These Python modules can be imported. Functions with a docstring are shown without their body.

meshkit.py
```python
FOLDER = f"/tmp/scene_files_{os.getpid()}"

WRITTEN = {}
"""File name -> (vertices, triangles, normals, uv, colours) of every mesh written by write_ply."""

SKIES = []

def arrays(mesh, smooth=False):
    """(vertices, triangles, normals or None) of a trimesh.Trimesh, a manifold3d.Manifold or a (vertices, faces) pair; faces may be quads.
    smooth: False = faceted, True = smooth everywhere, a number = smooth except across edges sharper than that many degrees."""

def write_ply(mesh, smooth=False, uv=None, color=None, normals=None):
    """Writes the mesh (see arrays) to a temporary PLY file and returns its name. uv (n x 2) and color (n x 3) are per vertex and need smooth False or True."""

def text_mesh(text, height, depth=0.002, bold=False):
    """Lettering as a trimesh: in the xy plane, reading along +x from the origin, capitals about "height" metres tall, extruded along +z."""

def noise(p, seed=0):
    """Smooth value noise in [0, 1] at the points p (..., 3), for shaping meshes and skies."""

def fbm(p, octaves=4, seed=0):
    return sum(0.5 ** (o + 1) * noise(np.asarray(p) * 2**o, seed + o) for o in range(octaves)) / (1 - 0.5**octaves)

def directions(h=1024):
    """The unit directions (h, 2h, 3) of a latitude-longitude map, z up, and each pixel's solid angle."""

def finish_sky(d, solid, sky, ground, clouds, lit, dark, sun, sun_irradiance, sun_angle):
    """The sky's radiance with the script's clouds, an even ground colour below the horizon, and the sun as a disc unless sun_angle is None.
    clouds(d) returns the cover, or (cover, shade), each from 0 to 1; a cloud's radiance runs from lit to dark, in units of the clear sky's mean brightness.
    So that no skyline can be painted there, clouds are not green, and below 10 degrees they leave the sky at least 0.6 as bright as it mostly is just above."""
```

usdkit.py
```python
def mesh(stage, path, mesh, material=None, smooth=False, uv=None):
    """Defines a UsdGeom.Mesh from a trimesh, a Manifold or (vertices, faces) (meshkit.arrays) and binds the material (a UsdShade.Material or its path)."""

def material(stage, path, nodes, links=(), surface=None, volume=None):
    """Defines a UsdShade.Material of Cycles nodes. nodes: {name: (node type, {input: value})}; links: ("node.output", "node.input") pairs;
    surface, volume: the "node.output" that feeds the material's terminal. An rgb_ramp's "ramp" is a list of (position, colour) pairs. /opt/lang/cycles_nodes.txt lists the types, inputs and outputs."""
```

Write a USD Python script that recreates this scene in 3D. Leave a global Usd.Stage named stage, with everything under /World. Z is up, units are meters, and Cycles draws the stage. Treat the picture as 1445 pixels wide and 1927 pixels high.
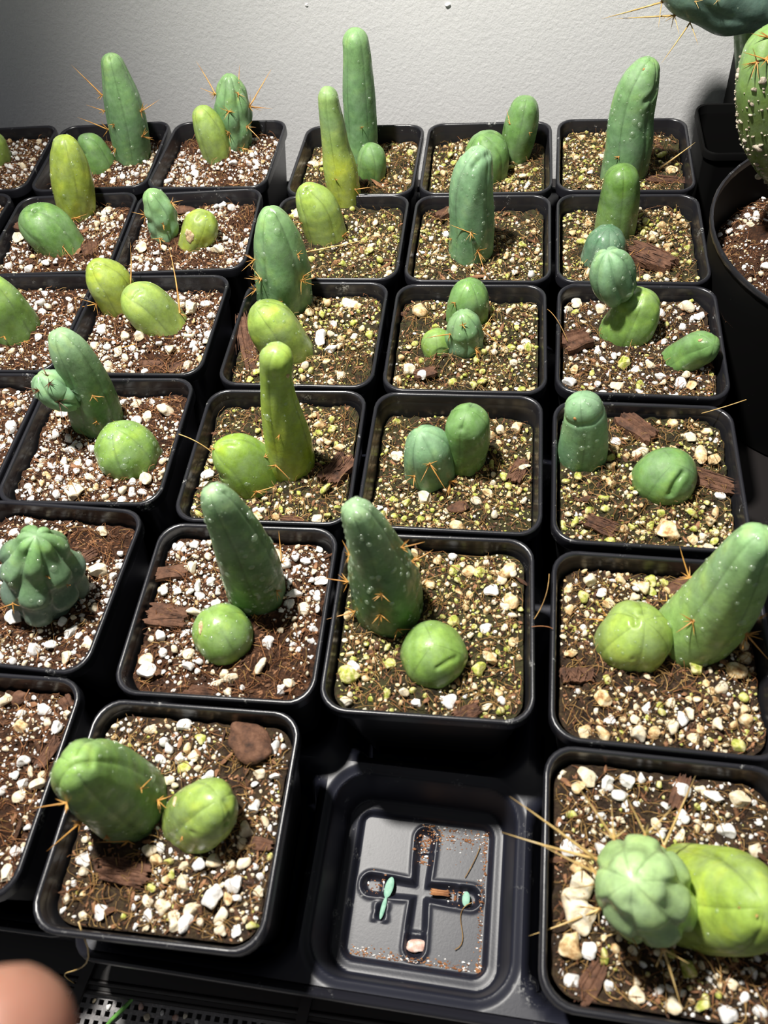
import math, zlib
import numpy as np, trimesh, usdkit, meshkit
import manifold3d
from shapely.geometry import box as sbox, Polygon
from scipy.interpolate import PchipInterpolator, CubicSpline
from pxr import Usd, UsdGeom, UsdLux, UsdShade, Gf, Sdf, Vt

stage = Usd.Stage.CreateInMemory()
UsdGeom.SetStageUpAxis(stage, 'Z')
UsdGeom.SetStageMetersPerUnit(stage, 1.0)
world = UsdGeom.Xform.Define(stage, '/World')
stage.SetDefaultPrim(world.GetPrim())

# ------------------------------------------------------------------ camera, light, exposure
# z = 0 is the level of the pot rims; y runs away from the camera to the wall
CAM_AXES = [(0.988893, 0.121998, -0.084893), (-0.051220, 0.815919, 0.575892), (0.139523, -0.565148, 0.813106)]
CAM_EYE = (0.11580, -0.52396, 0.30661)
FOCAL_PX = 1476.42

cam = UsdGeom.Camera.Define(stage, '/World/camera')
R_, U_, B_ = [Gf.Vec3d(*a) for a in CAM_AXES]
cam.AddTransformOp().Set(Gf.Matrix4d(*R_, 0, *U_, 0, *B_, 0, *CAM_EYE, 1))
cam.CreateHorizontalApertureAttr(24.0)
cam.CreateVerticalApertureAttr(24.0 * 1927 / 1445)
cam.CreateFocalLengthAttr(24.0 * FOCAL_PX / 1445)
cam.CreateFStopAttr(24.0 * FOCAL_PX / 1445 / 1.9)       # a 1.9 mm lens opening, a phone's
cam.CreateFocusDistanceAttr(0.47)
cam.CreateClippingRangeAttr(Gf.Vec2f(0.01, 100))
cam.CreateExposureAttr(0.25)

LAMP_AT = (-0.10, -0.24, 0.76)
lamp = UsdLux.SphereLight.Define(stage, '/World/grow_lamp_light')     # a reflector lamp: its beam fades out towards the left corner of the wall
lamp.CreateRadiusAttr(0.024)
lamp.CreateIntensityAttr(2350.0)
lamp.CreateColorAttr(Gf.Vec3f(1.0, 0.965, 0.90))
_aim = np.array((0.12, -0.215, 0.0)) - np.array(LAMP_AT)
_b = -_aim / np.linalg.norm(_aim)
_r = np.cross((0, 1, 0), _b); _r /= np.linalg.norm(_r); _u = np.cross(_b, _r)
lamp.AddTransformOp().Set(Gf.Matrix4d(*map(float, _r), 0, *map(float, _u), 0, *map(float, _b), 0, *LAMP_AT, 1))
_sh = UsdLux.ShapingAPI.Apply(lamp.GetPrim())
_sh.CreateShapingConeAngleAttr(39.0)
_sh.CreateShapingConeSoftnessAttr(0.75)
dome = UsdLux.DomeLight.Define(stage, '/World/room_light')
dome.CreateIntensityAttr(0.042)
dome.CreateColorAttr(Gf.Vec3f(0.93, 0.96, 1.0))

# ------------------------------------------------------------------ helpers
used = {}
def numbered(parent, name):
    k = (parent, name); n = used.get(k, 0); used[k] = n + 1
    return f'{parent}/{name}' if n == 0 else f'{parent}/{name}_{n:03d}'

def tag(prim, label=None, cat=None, group=None, kind=None):
    for k, v in (('label', label), ('category', cat), ('group', group), ('kind', kind)):
        if v: prim.SetCustomDataByKey(k, v)
    return prim

def obj(name, mesh, mat, parent=None, smooth=False, colors=None):
    base = '/World' if parent is None else str(parent.GetPath())
    m = usdkit.mesh(stage, numbered(base, name), mesh, f'/World/Looks/{mat}', smooth)
    m.CreateDoubleSidedAttr(True)
    if colors is not None:
        UsdGeom.PrimvarsAPI(m).CreatePrimvar('pigment', Sdf.ValueTypeNames.Color3fArray, 'vertex').Set(Vt.Vec3fArray.FromNumpy(np.asarray(colors, np.float32)))
    return m.GetPrim()

def thing(name, label, cat, loc=(0, 0, 0), yaw=0, group=None, kind=None):
    x = UsdGeom.Xform.Define(stage, numbered('/World', name))
    x.AddTranslateOp().Set(Gf.Vec3d(*map(float, loc)))
    if yaw: x.AddRotateZOp().Set(float(yaw))
    return tag(x.GetPrim(), label, cat, group, kind)

def place(prim, loc):
    UsdGeom.Xformable(prim).AddTranslateOp().Set(Gf.Vec3d(*map(float, loc)))

def copy_of(root, loc, yaw, label):
    was = root.GetCustomData()
    r = thing(root.GetName(), label, was['category'], loc, yaw, was.get('group'))
    r.GetReferences().AddInternalReference(root.GetPath()); r.SetInstanceable(True)
    return r

def join(parts):
    vs, fs, n = [], [], 0
    for v, f in parts:
        vs.append(v); fs.append(np.asarray(f) + n); n += len(v)
    return np.vstack(vs), np.vstack(fs)

def grid_faces(ni, nj, wrap=True):
    i, j = np.meshgrid(np.arange(ni - 1), np.arange(nj if wrap else nj - 1), indexing='ij')
    a = i * nj + j; b = i * nj + (j + 1) % nj; c = (i + 1) * nj + (j + 1) % nj; d = (i + 1) * nj + j
    return np.vstack([np.stack([a, b, c], -1).reshape(-1, 3), np.stack([a, c, d], -1).reshape(-1, 3)])

def tube(points, radii, sides=4):
    p = np.asarray(points, float)
    t = np.gradient(p, axis=0); t /= np.linalg.norm(t, axis=1, keepdims=True) + 1e-12
    ref = np.array([0, 0, 1.0]) if abs(t[0, 2]) < .85 else np.array([1.0, 0, 0])
    a = np.cross(t, ref); a /= np.linalg.norm(a, axis=1, keepdims=True) + 1e-12
    b = np.cross(t, a); ang = np.arange(sides) * 2 * np.pi / sides
    r = np.broadcast_to(radii, (len(p),))[:, None, None]
    v = p[:, None] + r * (np.cos(ang)[None, :, None] * a[:, None] + np.sin(ang)[None, :, None] * b[:, None])
    return v.reshape(-1, 3), grid_faces(len(p), sides)

def curve(P, n=14):
    P = np.asarray(P, float); L = np.r_[0, np.cumsum(np.linalg.norm(np.diff(P, axis=0), axis=1))]
    if len(P) == 2: P = np.vstack([P[0], P.mean(0) + [.0006, .0004, .0008], P[1]]); L = np.array([0, L[-1] / 2, L[-1]])
    return CubicSpline(L, P)(np.linspace(0, L[-1], n))

def rounded_loop(half, r, n=7):
    """Points of a square with round corners, counter-clockwise."""
    th = np.linspace(0, np.pi / 2, n); out = []
    for k, (sx, sy) in enumerate(((1, 1), (-1, 1), (-1, -1), (1, -1))):
        a = th + k * np.pi / 2
        out.append(np.c_[sx * (half - r) + r * np.cos(a), sy * (half - r) + r * np.sin(a)])
    return np.vstack(out)

def loft(profile, close_start=False, close_end=False, n=7):
    rings = [np.c_[rounded_loop(h, r, n), np.full(4 * n, z)] for h, r, z in profile]
    v = np.vstack(rings); m = 4 * n; f = grid_faces(len(rings), m)
    for on, k, flip in ((close_start, 0, 1), (close_end, len(rings) - 1, 0)):
        if on:
            c = len(v); v = np.vstack([v, rings[k].mean(0)]); j = np.arange(m)
            q = np.c_[np.full(m, c), k * m + j, k * m + (j + 1) % m]
            f = np.vstack([f, q[:, ::-1] if flip else q])
    return v, f

def lathe(profile, n=64, close_end=False):
    th = np.arange(n) * 2 * np.pi / n
    v = np.vstack([np.c_[r * np.cos(th), r * np.sin(th), np.full(n, z)] for r, z in profile])
    f = grid_faces(len(profile), n)
    if close_end:
        c = len(v); k = len(profile) - 1; j = np.arange(n); v = np.vstack([v, [0, 0, profile[-1][1]]])
        f = np.vstack([f, np.c_[np.full(n, c), k * n + j, k * n + (j + 1) % n]])
    return v, f

def seed_of(*a): return zlib.crc32(repr(a).encode()) & 0x7fffffff

# ------------------------------------------------------------------ materials
def mat(name, nodes, links, surface='p.BSDF'):
    usdkit.material(stage, f'/World/Looks/{name}', nodes, links, surface=surface)

def noisy(name, stops, scale, detail=6, rough=.7, bump=.0, bump_scale=None, spec=.5, coat=0, dist=.0, bump_dist=.001, coord='position', **extra):
    nodes = {'g': ('geometry', {}), 'n': ('noise_texture', {'scale': scale, 'detail': detail, 'roughness': .6, 'distortion': dist}),
             'r': ('rgb_ramp', {'ramp': stops}), 'p': ('principled_bsdf', {'roughness': rough, 'specular_ior_level': spec, 'coat_weight': coat, **extra})}
    links = [('g.position', 'n.vector'), ('n.fac', 'r.fac'), ('r.color', 'p.base_color')]
    if bump:
        nodes['bn'] = ('noise_texture', {'scale': bump_scale or scale * 3, 'detail': 5, 'roughness': .65})
        nodes['b'] = ('bump', {'strength': bump, 'distance': bump_dist})
        links += [('g.position', 'bn.vector'), ('bn.fac', 'b.height'), ('b.normal', 'p.normal')]
    mat(name, nodes, links)

noisy('wall_paint', [(.3, (.74, .74, .745)), (.7, (.78, .78, .785))], 9, rough=.6, bump=.42, bump_scale=330, bump_dist=.0011)
# black plastic: scuffs and white lime in blotches, as on the real rims and trays
def plastic(name, lime, base=(.012, .012, .014), rough=.34, lo=.60, hi=.70, dust=(.45, .45, .44), lime_scale=85):
    nodes = {'g': ('geometry', {}), 'n': ('noise_texture', {'scale': lime_scale, 'detail': 9, 'roughness': .72}),
             'm': ('map_range', {'from_min': lo, 'from_max': hi, 'to_min': 0, 'to_max': lime, 'clamp': True}),
             'n2': ('noise_texture', {'scale': 900, 'detail': 3}), 'm2': ('map_range', {'from_min': .45, 'from_max': .62, 'to_min': 0, 'to_max': 1, 'clamp': True}),
             'mm': ('math', {'math_type': 'multiply'}), 'c': ('mix_color', {'a': base, 'b': dust}),
             'ra': ('map_range', {'from_min': 0, 'from_max': 1, 'to_min': rough, 'to_max': .8, 'clamp': True}),
             'b': ('bump', {'strength': .06, 'distance': .0005}), 'p': ('principled_bsdf', {'specular_ior_level': .07 if name == 'black_liner' else .5})}
    mat(name, nodes, [('g.position', 'n.vector'), ('g.position', 'n2.vector'), ('n.fac', 'm.value'), ('n2.fac', 'm2.value'), ('m.result', 'mm.value1'), ('m2.result', 'mm.value2'),
        ('mm.value', 'c.fac'), ('c.result', 'p.base_color'), ('mm.value', 'ra.value'), ('ra.result', 'p.roughness'), ('n2.fac', 'b.height'), ('b.normal', 'p.normal')])
plastic('pot_plastic', .35, lo=.62, hi=.75)
plastic('rim_plastic', .9, base=(.014, .014, .018), rough=.30, lo=.60, hi=.68)
plastic('tray_plastic', .55, base=(.013, .013, .018), rough=.30, lo=.58, hi=.74)
plastic('pocket_plastic', .9, base=(.012, .013, .022), rough=.44, lo=.60, hi=.76, lime_scale=60)
plastic('shelf_plastic', .25, base=(.011, .009, .009), rough=.42, lo=.62, hi=.8)
plastic('black_liner', .5, base=(.005, .005, .005), rough=.6, lo=.70, hi=.73, lime_scale=330)
plastic('mesh_plastic', .55, base=(.17, .165, .168), rough=.6, lo=.40, hi=.62, dust=(.40, .38, .38))

noisy('soil_red', [(.30, (0.0108, 0.0048, 0.0024)), (.48, (0.045, 0.018, 0.0078)), (.62, (0.084, 0.0348, 0.0156)), (.75, (0.12, 0.06, 0.03))], 420, detail=9, rough=.9, bump=.9, bump_scale=900, bump_dist=.002, spec=.3)
noisy('soil_green', [(.30, (0.0088, 0.0066, 0.0022)), (.45, (0.03025, 0.0198, 0.0066)), (.56, (0.04125, 0.04125, 0.0099)), (.66, (0.066, 0.044, 0.0165)), (.75, (0.088, 0.0605, 0.0275))], 330, detail=9, rough=.85, bump=.9, bump_scale=900, bump_dist=.002, spec=.4)
noisy('soil_dark', [(.30, (0.0096, 0.0054, 0.003)), (.48, (0.036, 0.018, 0.0078)), (.60, (0.051, 0.033, 0.012)), (.72, (0.096, 0.054, 0.024))], 380, detail=9, rough=.85, bump=.9, bump_scale=900, bump_dist=.002, spec=.4)
noisy('perlite_white', [(.3, (.60, .58, .55)), (.55, (.80, .79, .77)), (.75, (.86, .85, .84))], 500, rough=.85, bump=.6, bump_scale=1500, bump_dist=.0006)
noisy('perlite_cream', [(.3, (.55, .42, .25)), (.5, (.72, .63, .46)), (.7, (.80, .74, .62))], 330, rough=.85, bump=.6, bump_scale=1300, bump_dist=.0006)
noisy('perlite_tan', [(.34, (.34, .17, .06)), (.47, (.62, .44, .22)), (.58, (.74, .62, .40)), (.7, (.80, .72, .55))], 300, rough=.8, bump=.6, bump_scale=1200, bump_dist=.0006)
noisy('perlite_algae', [(.32, (.20, .25, .02)), (.46, (.40, .42, .08)), (.58, (.60, .55, .25)), (.7, (.76, .70, .46))], 420, rough=.75, bump=.6, bump_scale=1200, bump_dist=.0006)
noisy('coir_red', [(.3, (.10, .035, .012)), (.5, (.25, .10, .035)), (.7, (.42, .20, .08))], 160, rough=.7)
noisy('coir_straw', [(.3, (.12, .06, .015)), (.5, (.30, .17, .05)), (.7, (.48, .31, .11))], 160, rough=.7)
noisy('bark', [(.3, (0.0279, 0.01116, 0.00558)), (.5, (0.0992, 0.04216, 0.02108)), (.7, (0.1612, 0.0775, 0.0434))], 260, rough=.8, bump=.6, bump_scale=900)
noisy('crumb', [(.3, (0.02125, 0.0085, 0.00425)), (.55, (0.085, 0.0357, 0.0153)), (.75, (0.17, 0.08075, 0.034))], 240, rough=.85)
noisy('spine_amber', [(.3, (.36, .15, .03)), (.6, (.58, .30, .07)), (.8, (.66, .42, .16))], 200, detail=2, rough=.45)
noisy('spine_dark', [(.3, (.05, .02, .012)), (.6, (.16, .06, .025)), (.8, (.30, .13, .05))], 200, detail=2, rough=.45)
noisy('spine_straw', [(.3, (.46, .29, .09)), (.6, (.62, .44, .18)), (.8, (.66, .52, .30))], 160, detail=2, rough=.5)
noisy('areole_felt', [(.3, (.22, .09, .025)), (.6, (.45, .24, .08)), (.8, (.6, .45, .25))], 900, rough=.9)
noisy('scar_cork', [(.3, (.28, .15, .06)), (.5, (.58, .42, .24)), (.7, (.74, .63, .45))], 500, rough=.85, bump=.7, bump_scale=900)
noisy('scab_crust', [(.3, (.18, .13, .09)), (.5, (.36, .31, .24)), (.7, (.52, .48, .41))], 500, rough=.8, bump=.7, bump_scale=900)
noisy('crumb_light', [(.3, (.13, .055, .025)), (.55, (.26, .125, .06)), (.75, (.38, .21, .11))], 240, rough=.85)
noisy('leaf_scrap', [(.3, (.16, .36, .26)), (.7, (.30, .52, .40))], 400, rough=.6)
noisy('grass_green', [(.3, (.08, .26, .04)), (.7, (.16, .40, .08))], 200, rough=.45)
noisy('skin', [(.3, (.27, .125, .085)), (.55, (.31, .15, .105)), (.75, (.35, .175, .125))], 130, rough=.5, bump=.12, bump_scale=1100, bump_dist=.0004, subsurface_weight=.25, subsurface_scale=.004)
noisy('copper', [(.3, (.42, .20, .14)), (.55, (.62, .42, .35)), (.75, (.8, .72, .68))], 350, rough=.5)
# cactus skin: the pigment (base, tip, rib lines, patches) is carried by the mesh
mat('cactus_skin', {'a': ('attribute', {'attribute': 'pigment'}), 'g': ('geometry', {}), 'n': ('noise_texture', {'scale': 300, 'detail': 7, 'roughness': .68}),
    'm': ('map_range', {'from_min': .3, 'from_max': .7, 'to_min': .78, 'to_max': 1.20, 'clamp': True}), 'v': ('vector_math', {'math_type': 'scale'}),
    'n2': ('noise_texture', {'scale': 120, 'detail': 6, 'roughness': .6}), 'rr': ('map_range', {'from_min': .48, 'from_max': .60, 'to_min': .55, 'to_max': .18, 'clamp': True}),
    'n3': ('noise_texture', {'scale': 70, 'detail': 7, 'roughness': .7}), 'bl': ('map_range', {'from_min': .45, 'from_max': .70, 'to_min': 0, 'to_max': .28, 'clamp': True}), 'c': ('mix_color', {'b': (.30, .38, .30)}),
    'b': ('bump', {'strength': .22, 'distance': .0008}),
    'p': ('principled_bsdf', {'roughness': .5, 'specular_ior_level': .36, 'subsurface_weight': .05, 'subsurface_scale': .003, 'subsurface_radius': (.6, 1.0, .3)})},
    [('g.position', 'n.vector'), ('g.position', 'n2.vector'), ('g.position', 'n3.vector'), ('n.fac', 'm.value'), ('a.color', 'v.vector1'), ('m.result', 'v.scale'), ('v.vector', 'c.a'), ('n3.fac', 'bl.value'), ('bl.result', 'c.fac'),
     ('c.result', 'p.base_color'), ('n2.fac', 'rr.value'), ('rr.result', 'p.roughness'), ('n.fac', 'b.height'), ('b.normal', 'p.normal')])
mat('water', {'t': ('transparent_bsdf', {'color': (.98, 1.0, .98)}), 'g': ('glossy_bsdf', {'color': (1, 1, 1), 'roughness': .17}), 'd': ('diffuse_bsdf', {'color': (.55, .68, .48)}), 'x': ('mix_closure', {'fac': .12}), 'y': ('mix_closure', {'fac': .08})},
    [('t.BSDF', 'x.closure1'), ('d.BSDF', 'x.closure2'), ('x.closure', 'y.closure1'), ('g.BSDF', 'y.closure2')], 'y.closure')

# ------------------------------------------------------------------ measured positions, in millimetres
POT_AT = {'R1': (189.8, -3.8, -0.8), 'R2': (189.2, -95.3, -0.4), 'R3': (189.2, -185.0, -1.1), 'R4': (187.0, -278.3, -0.6), 'R5': (186.4, -371.2, -0.9), 'R6': (183.5, -461.5, -1.0), 'M1': (98.0, -5.5, 0.4), 'M2': (97.6, -95.5, 0.1), 'M3': (95.3, -186.1, 0.5), 'M4': (93.7, -275.6, 0.1), 'M5': (91.0, -366.6, 0.9), 'L1': (6.2, -6.3, -0.5), 'L2': (5.1, -94.8, 0.4), 'L3': (1.9, -185.3, 0.3), 'L4': (1.5, -276.6, 1.5), 'L5': (0.1, -366.7, 1.3), 'L6': (-1.5, -458.0, 0.7), 'A1': (-98.7, 3.1, 0.2), 'A2': (-95.9, -88.5, 4.1), 'A3': (-98.3, -180.4, 1.3), 'A4': (-96.7, -271.3, 2.2), 'A5': (-100.7, -360.3, -1.3), 'A6': (-98.9, -451.6, 0.8), 'B1': (-189.5, 2.5, 3.2), 'B2': (-186.3, -91.9, 3.8), 'C1': (-282.1, -0.4, 3.6)}
SOIL_Z = {'M4': -15, 'M1': -14, 'L1': -13, 'B1': -13, 'A1': -11, 'R4': -8}
STEMS = [
    {'id': 'C1', 'pot': 'C1', 'label': 'small yellow-green cactus cutting at the far left edge of the photo', 'col': 'YG', 'n': 4, 'g': 0.05, 'p': [(-283.5, 10.3, -10.5, 10.8), (-278.3, 11, 5.1, 8.6)], 'a': []},
    {'id': 'B1a', 'pot': 'B1', 'label': 'tall blue-green cactus column with long spines in the back left corner', 'col': 'GB', 'n': 5, 'g': 0.06, 'd': 50, 'p': [(-175.2, 19.5, -13, 13.6), (-170.6, 20, 10.7, 14.3), (-167.6, 20.4, 30.3, 13.2), (-166.1, 20.6, 47.2, 9.8), (-165.6, 20.7, 54.8, 8.2)], 'a': [(52, 99, 5, 6.9, [(-22.6, 15.3, 14.5)]), (41, 100, 4, 6.2, [(-12.8, 2.2, 3.8)]), (43, 31, 5, 8.6, [(12, 8.8, 4)]), (37, 118, 4, 6.2, []), (28, 25, 5, 9.5, [(7, 0.4, -0.9)]), (18, 113, 4, 5.6, []), (28, 101, 4, 8.7, [(-22.5, 5, 7.3)])], 'folds': [(-164.5, 15.9, 61.3, -162.2, 20, 62.2, 1.1, 1.5)]},
    {'id': 'B1b', 'pot': 'B1', 'label': 'green wedge-shaped cactus cutting with a dry cut end beside the tall back-left column', 'col': 'G', 'n': 4, 'g': 0.05, 'd': 10, 'p': [(-198.3, 7.3, -13, 13.1), (-197.8, 7.4, 3, 9.2), (-201.1, 7, 7.1, 6)], 'a': [], 'scars': [(34, 51, 5.3, 3.6)]},
    {'id': 'A1a', 'pot': 'A1', 'label': 'knobbly blue-green cactus cutting bristling with amber spines at the back left', 'col': 'GB', 'n': 7, 'g': 0.13, 'k': 0.05, 'd': 60, 'p': [(-96, 29.1, -11, 13), (-91.5, 29.6, 10.1, 14.2), (-89, 29.9, 23.7, 12.4), (-87.4, 30.1, 34.9, 7.6)], 'a': [(40, 65, 5, 7.7, [(-14.4, 17.9, 14.9), (-10.7, 2.6, 3.6)]), (35, 4, 6, 8.4, []), (22, 3, 6, 7.8, []), (28, 66, 5, 7, []), (25, 16, 5, 9.4, [(10.5, -7.3, -6.9)]), (34, 24, 6, 10.9, [(13.7, 24.1, 14.4), (15.9, 0.4, -2.4)]), (11, 13, 5, 8, [(9.5, -0.8, -2.2)]), (15, 64, 4, 6.4, []), (44, 14, 4, 9.1, [(-0.3, 17, 11.9)])]},
    {'id': 'A1b', 'pot': 'A1', 'label': 'plump yellow-green cactus cutting leaning behind the knobbly spiny one', 'col': 'YG', 'n': 4, 'g': 0.05, 'd': 25, 'p': [(-104, 14.4, -11, 10.8), (-104.9, 14.3, 8.7, 11.7), (-106.9, 14.1, 20, 8.5)], 'a': []},
    {'id': 'B2a', 'pot': 'B2', 'label': 'tall glossy yellow-green cactus finger behind the blue-green egg on the left', 'col': 'Y', 'n': 4, 'g': 0.035, 'd': 45, 'p': [(-191, -60.2, -10.5, 12.6), (-184, -59.4, 13.4, 14), (-180.2, -58.9, 28.8, 12.2), (-177.7, -58.6, 39.9, 8.8)], 'a': [(12, 6, 5, 8.2, [(9.1, 4.3, 1.4), (-11.6, -2.9, -0)])]},
    {'id': 'B2b', 'pot': 'B2', 'label': 'blue-green egg-shaped cactus cutting leaning left at the far left', 'col': 'G', 'n': 5, 'g': 0.05, 'd': 40, 'p': [(-190.1, -93, -10.5, 16.2), (-193.9, -93.4, 2.7, 16.6), (-197.6, -93.9, 5.9, 14.4)], 'a': [(22, 18, 2, 7.2, [(8.8, -7.7, -6.9)])], 'folds': [(-196.1, -99.4, 18.6, -192.2, -94.8, 19.6, 1.4, 1.8)]},
    {'id': 'A2a', 'pot': 'A2', 'label': 'short knobbly blue-green cactus cutting beside a scarred yellow-green stub', 'col': 'BG', 'n': 6, 'g': 0.1, 'k': 0.05, 'd': 40, 'p': [(-118, -82.5, -10.5, 10.2), (-115.5, -82.2, 7.9, 10.3), (-116.8, -82.3, 17.1, 7.7)], 'a': [(37, 24, 5, 7.7, [(7.4, 2.1, 0.2), (3.3, -4.2, -3.5)]), (29, 8, 5, 4.9, []), (30, 66, 5, 7.8, [(-9, 1, 2.2)]), (15, 3, 6, 7.2, [(7.4, -20, -15.2)])]},
    {'id': 'A2b', 'pot': 'A2', 'label': 'yellow-green cactus stub with a large round dry cut scar facing forward', 'col': 'Y', 'n': 4, 'g': 0.05, 'd': 20, 'p': [(-94.1, -89.7, -10.5, 11.5), (-87.4, -88.9, 1.2, 11.7), (-85.6, -88.6, 3.9, 8.8)], 'a': [], 'scars': [(39, 116, 7, 9.1)], 'folds': [(-85.2, -94.3, 11.4, -79.8, -88.4, 10.7, 1.4, 1.4)]},
    {'id': 'A3a', 'pot': 'A3', 'label': 'rear of two leaning yellow-green cactus cuttings, its base hidden by the other', 'col': 'Y', 'n': 5, 'g': 0.06, 'd': 25, 'p': [(-126.5, -154.3, -10.5, 13.6), (-127.4, -154.4, 7.5, 13.5), (-129.2, -154.6, 14, 10.1)], 'a': [(37, 34, 5, 7.2, [(-2, 22.8, 16.2)]), (30, 111, 5, 7.3, [(-13.5, -4, -0.4), (-10.5, 1.8, 3.1)])], 'folds': [(-131.2, -159.5, 22.4, -126.4, -156.9, 23.1, 1.3, 1.6)]},
    {'id': 'A3b', 'pot': 'A3', 'label': 'front of two leaning yellow-green cactus cuttings, a long spine stuck against it', 'col': 'YG', 'n': 4, 'g': 0.055, 'd': 35, 'p': [(-93.3, -171.4, -10.5, 14.8), (-98.7, -172.1, 5.4, 14.1), (-102.4, -172.5, 9.8, 9.6)], 'a': [(20, 37, 4, 5.8, [(2.4, -2, -1.8), (-9.8, 32.8, 24.5)]), (18, 8, 6, 6.4, [(-33.4, -11.5, -2.3), (9.1, 1.1, -0.8)])], 'folds': [(-99.9, -179.6, 17.5, -95.8, -175.3, 18.9, 1.2, 1.2)]},
    {'id': 'B3', 'pot': 'B3', 'label': 'large pale green cactus column cut off by the left edge of the photo', 'col': 'GY', 'n': 4, 'g': 0.05, 'd': 40, 'p': [(-187.2, -181.3, -10.5, 15.4), (-185.7, -181.1, 11.4, 13.9), (-185.1, -181, 22.6, 9.8)], 'a': [(11, 13, 4, 5.9, []), (18, 5, 4, 4.5, [])]},
    {'id': 'A4a', 'pot': 'A4', 'label': 'leaning green cactus column carrying a spiny blue-green pup on its left side', 'col': 'GDB', 'n': 5, 'g': 0.09, 'd': 60, 'p': [(-107.8, -251.3, -10.5, 14.4), (-103.5, -250.8, 16.6, 12.8), (-102.4, -250.7, 33.3, 11), (-102.8, -250.7, 44.5, 9.7), (-103.1, -250.7, 47.7, 8)], 'a': [(41, 17, 5, 5.6, [(5.8, 0.6, -0.5)]), (23, 13, 4, 4, [])], 'folds': [(-104.5, -254.9, 54.3, -98.9, -248.3, 54.1, 1.1, 0.8)]},
    {'id': 'A4p', 'pot': 'A4', 'parent': 'A4a', 'part': 'pup', 'label': 'round five-lobed blue-green pup with dark spines', 'col': 'BG2', 'n': 5, 'g': 0.2, 'k': 0, 'd': 8, 'into': (-0.00335556, 0.0135919, 0), 'gs': 1, 'dark': 1, 'p': [(-108.7, -262.4, 20.5, 7.3), (-112.1, -262.9, 23.2, 9.4), (-114.2, -263.1, 28.1, 9.9)], 'a': [(48, 23, 6, 4.3, [(-5.2, 5.6, 4.8)]), (45, 15, 6, 4.8, []), (44, 3, 7, 4.8, [(-7.5, 0.7, 1.8)]), (23, 28, 7, 5.5, [(1.9, 5.3, 3.4)]), (27, 8, 7, 6, [(5, -2.4, -2.5), (2.5, -7.2, -5.5)])]},
    {'id': 'A4b', 'pot': 'A4', 'label': 'squat yellow-green cactus egg beaded with water beside the column with a pup', 'col': 'GY', 'n': 6, 'g': 0.03, 'd': 90, 'p': [(-79.2, -277.8, -10.5, 15.7), (-79.8, -277.5, -4, 16.2), (-80.3, -277.2, 1.5, 12.6)], 'a': []},
    {'id': 'A5', 'pot': 'A5', 'label': 'lumpy dusty blue-green cactus head with bulging ribs at the left edge', 'col': 'BD', 'n': 7, 'g': 0.17, 'k': 0.1, 'd': 90, 'p': [(-93.8, -364.2, -10.5, 15.8), (-88.6, -363.6, 9.7, 18.1), (-82.6, -362.9, 26.3, 13.6), (-79.6, -362.5, 33.9, 9.7)], 'a': [(39, 11, 4, 2.8, []), (23, 78, 4, 5.2, [(-10.2, -4.1, -1.1)]), (33, 17, 3, 1.9, [])]},
    {'id': 'L1a', 'pot': 'L1', 'label': 'tallest smooth blue-green cactus column standing against the white wall', 'col': 'GB', 'n': 5, 'g': 0.03, 'd': 40, 'p': [(4.6, 13.6, -13, 12.9), (7.4, 14, 11, 11.7), (8.3, 14.1, 29.8, 11.4), (9.6, 14.2, 51, 10), (10.2, 14.3, 62.8, 9.1), (10.1, 14.3, 67.8, 8.7)], 'a': [(21, 6, 3, 5.2, [])]},
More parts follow.
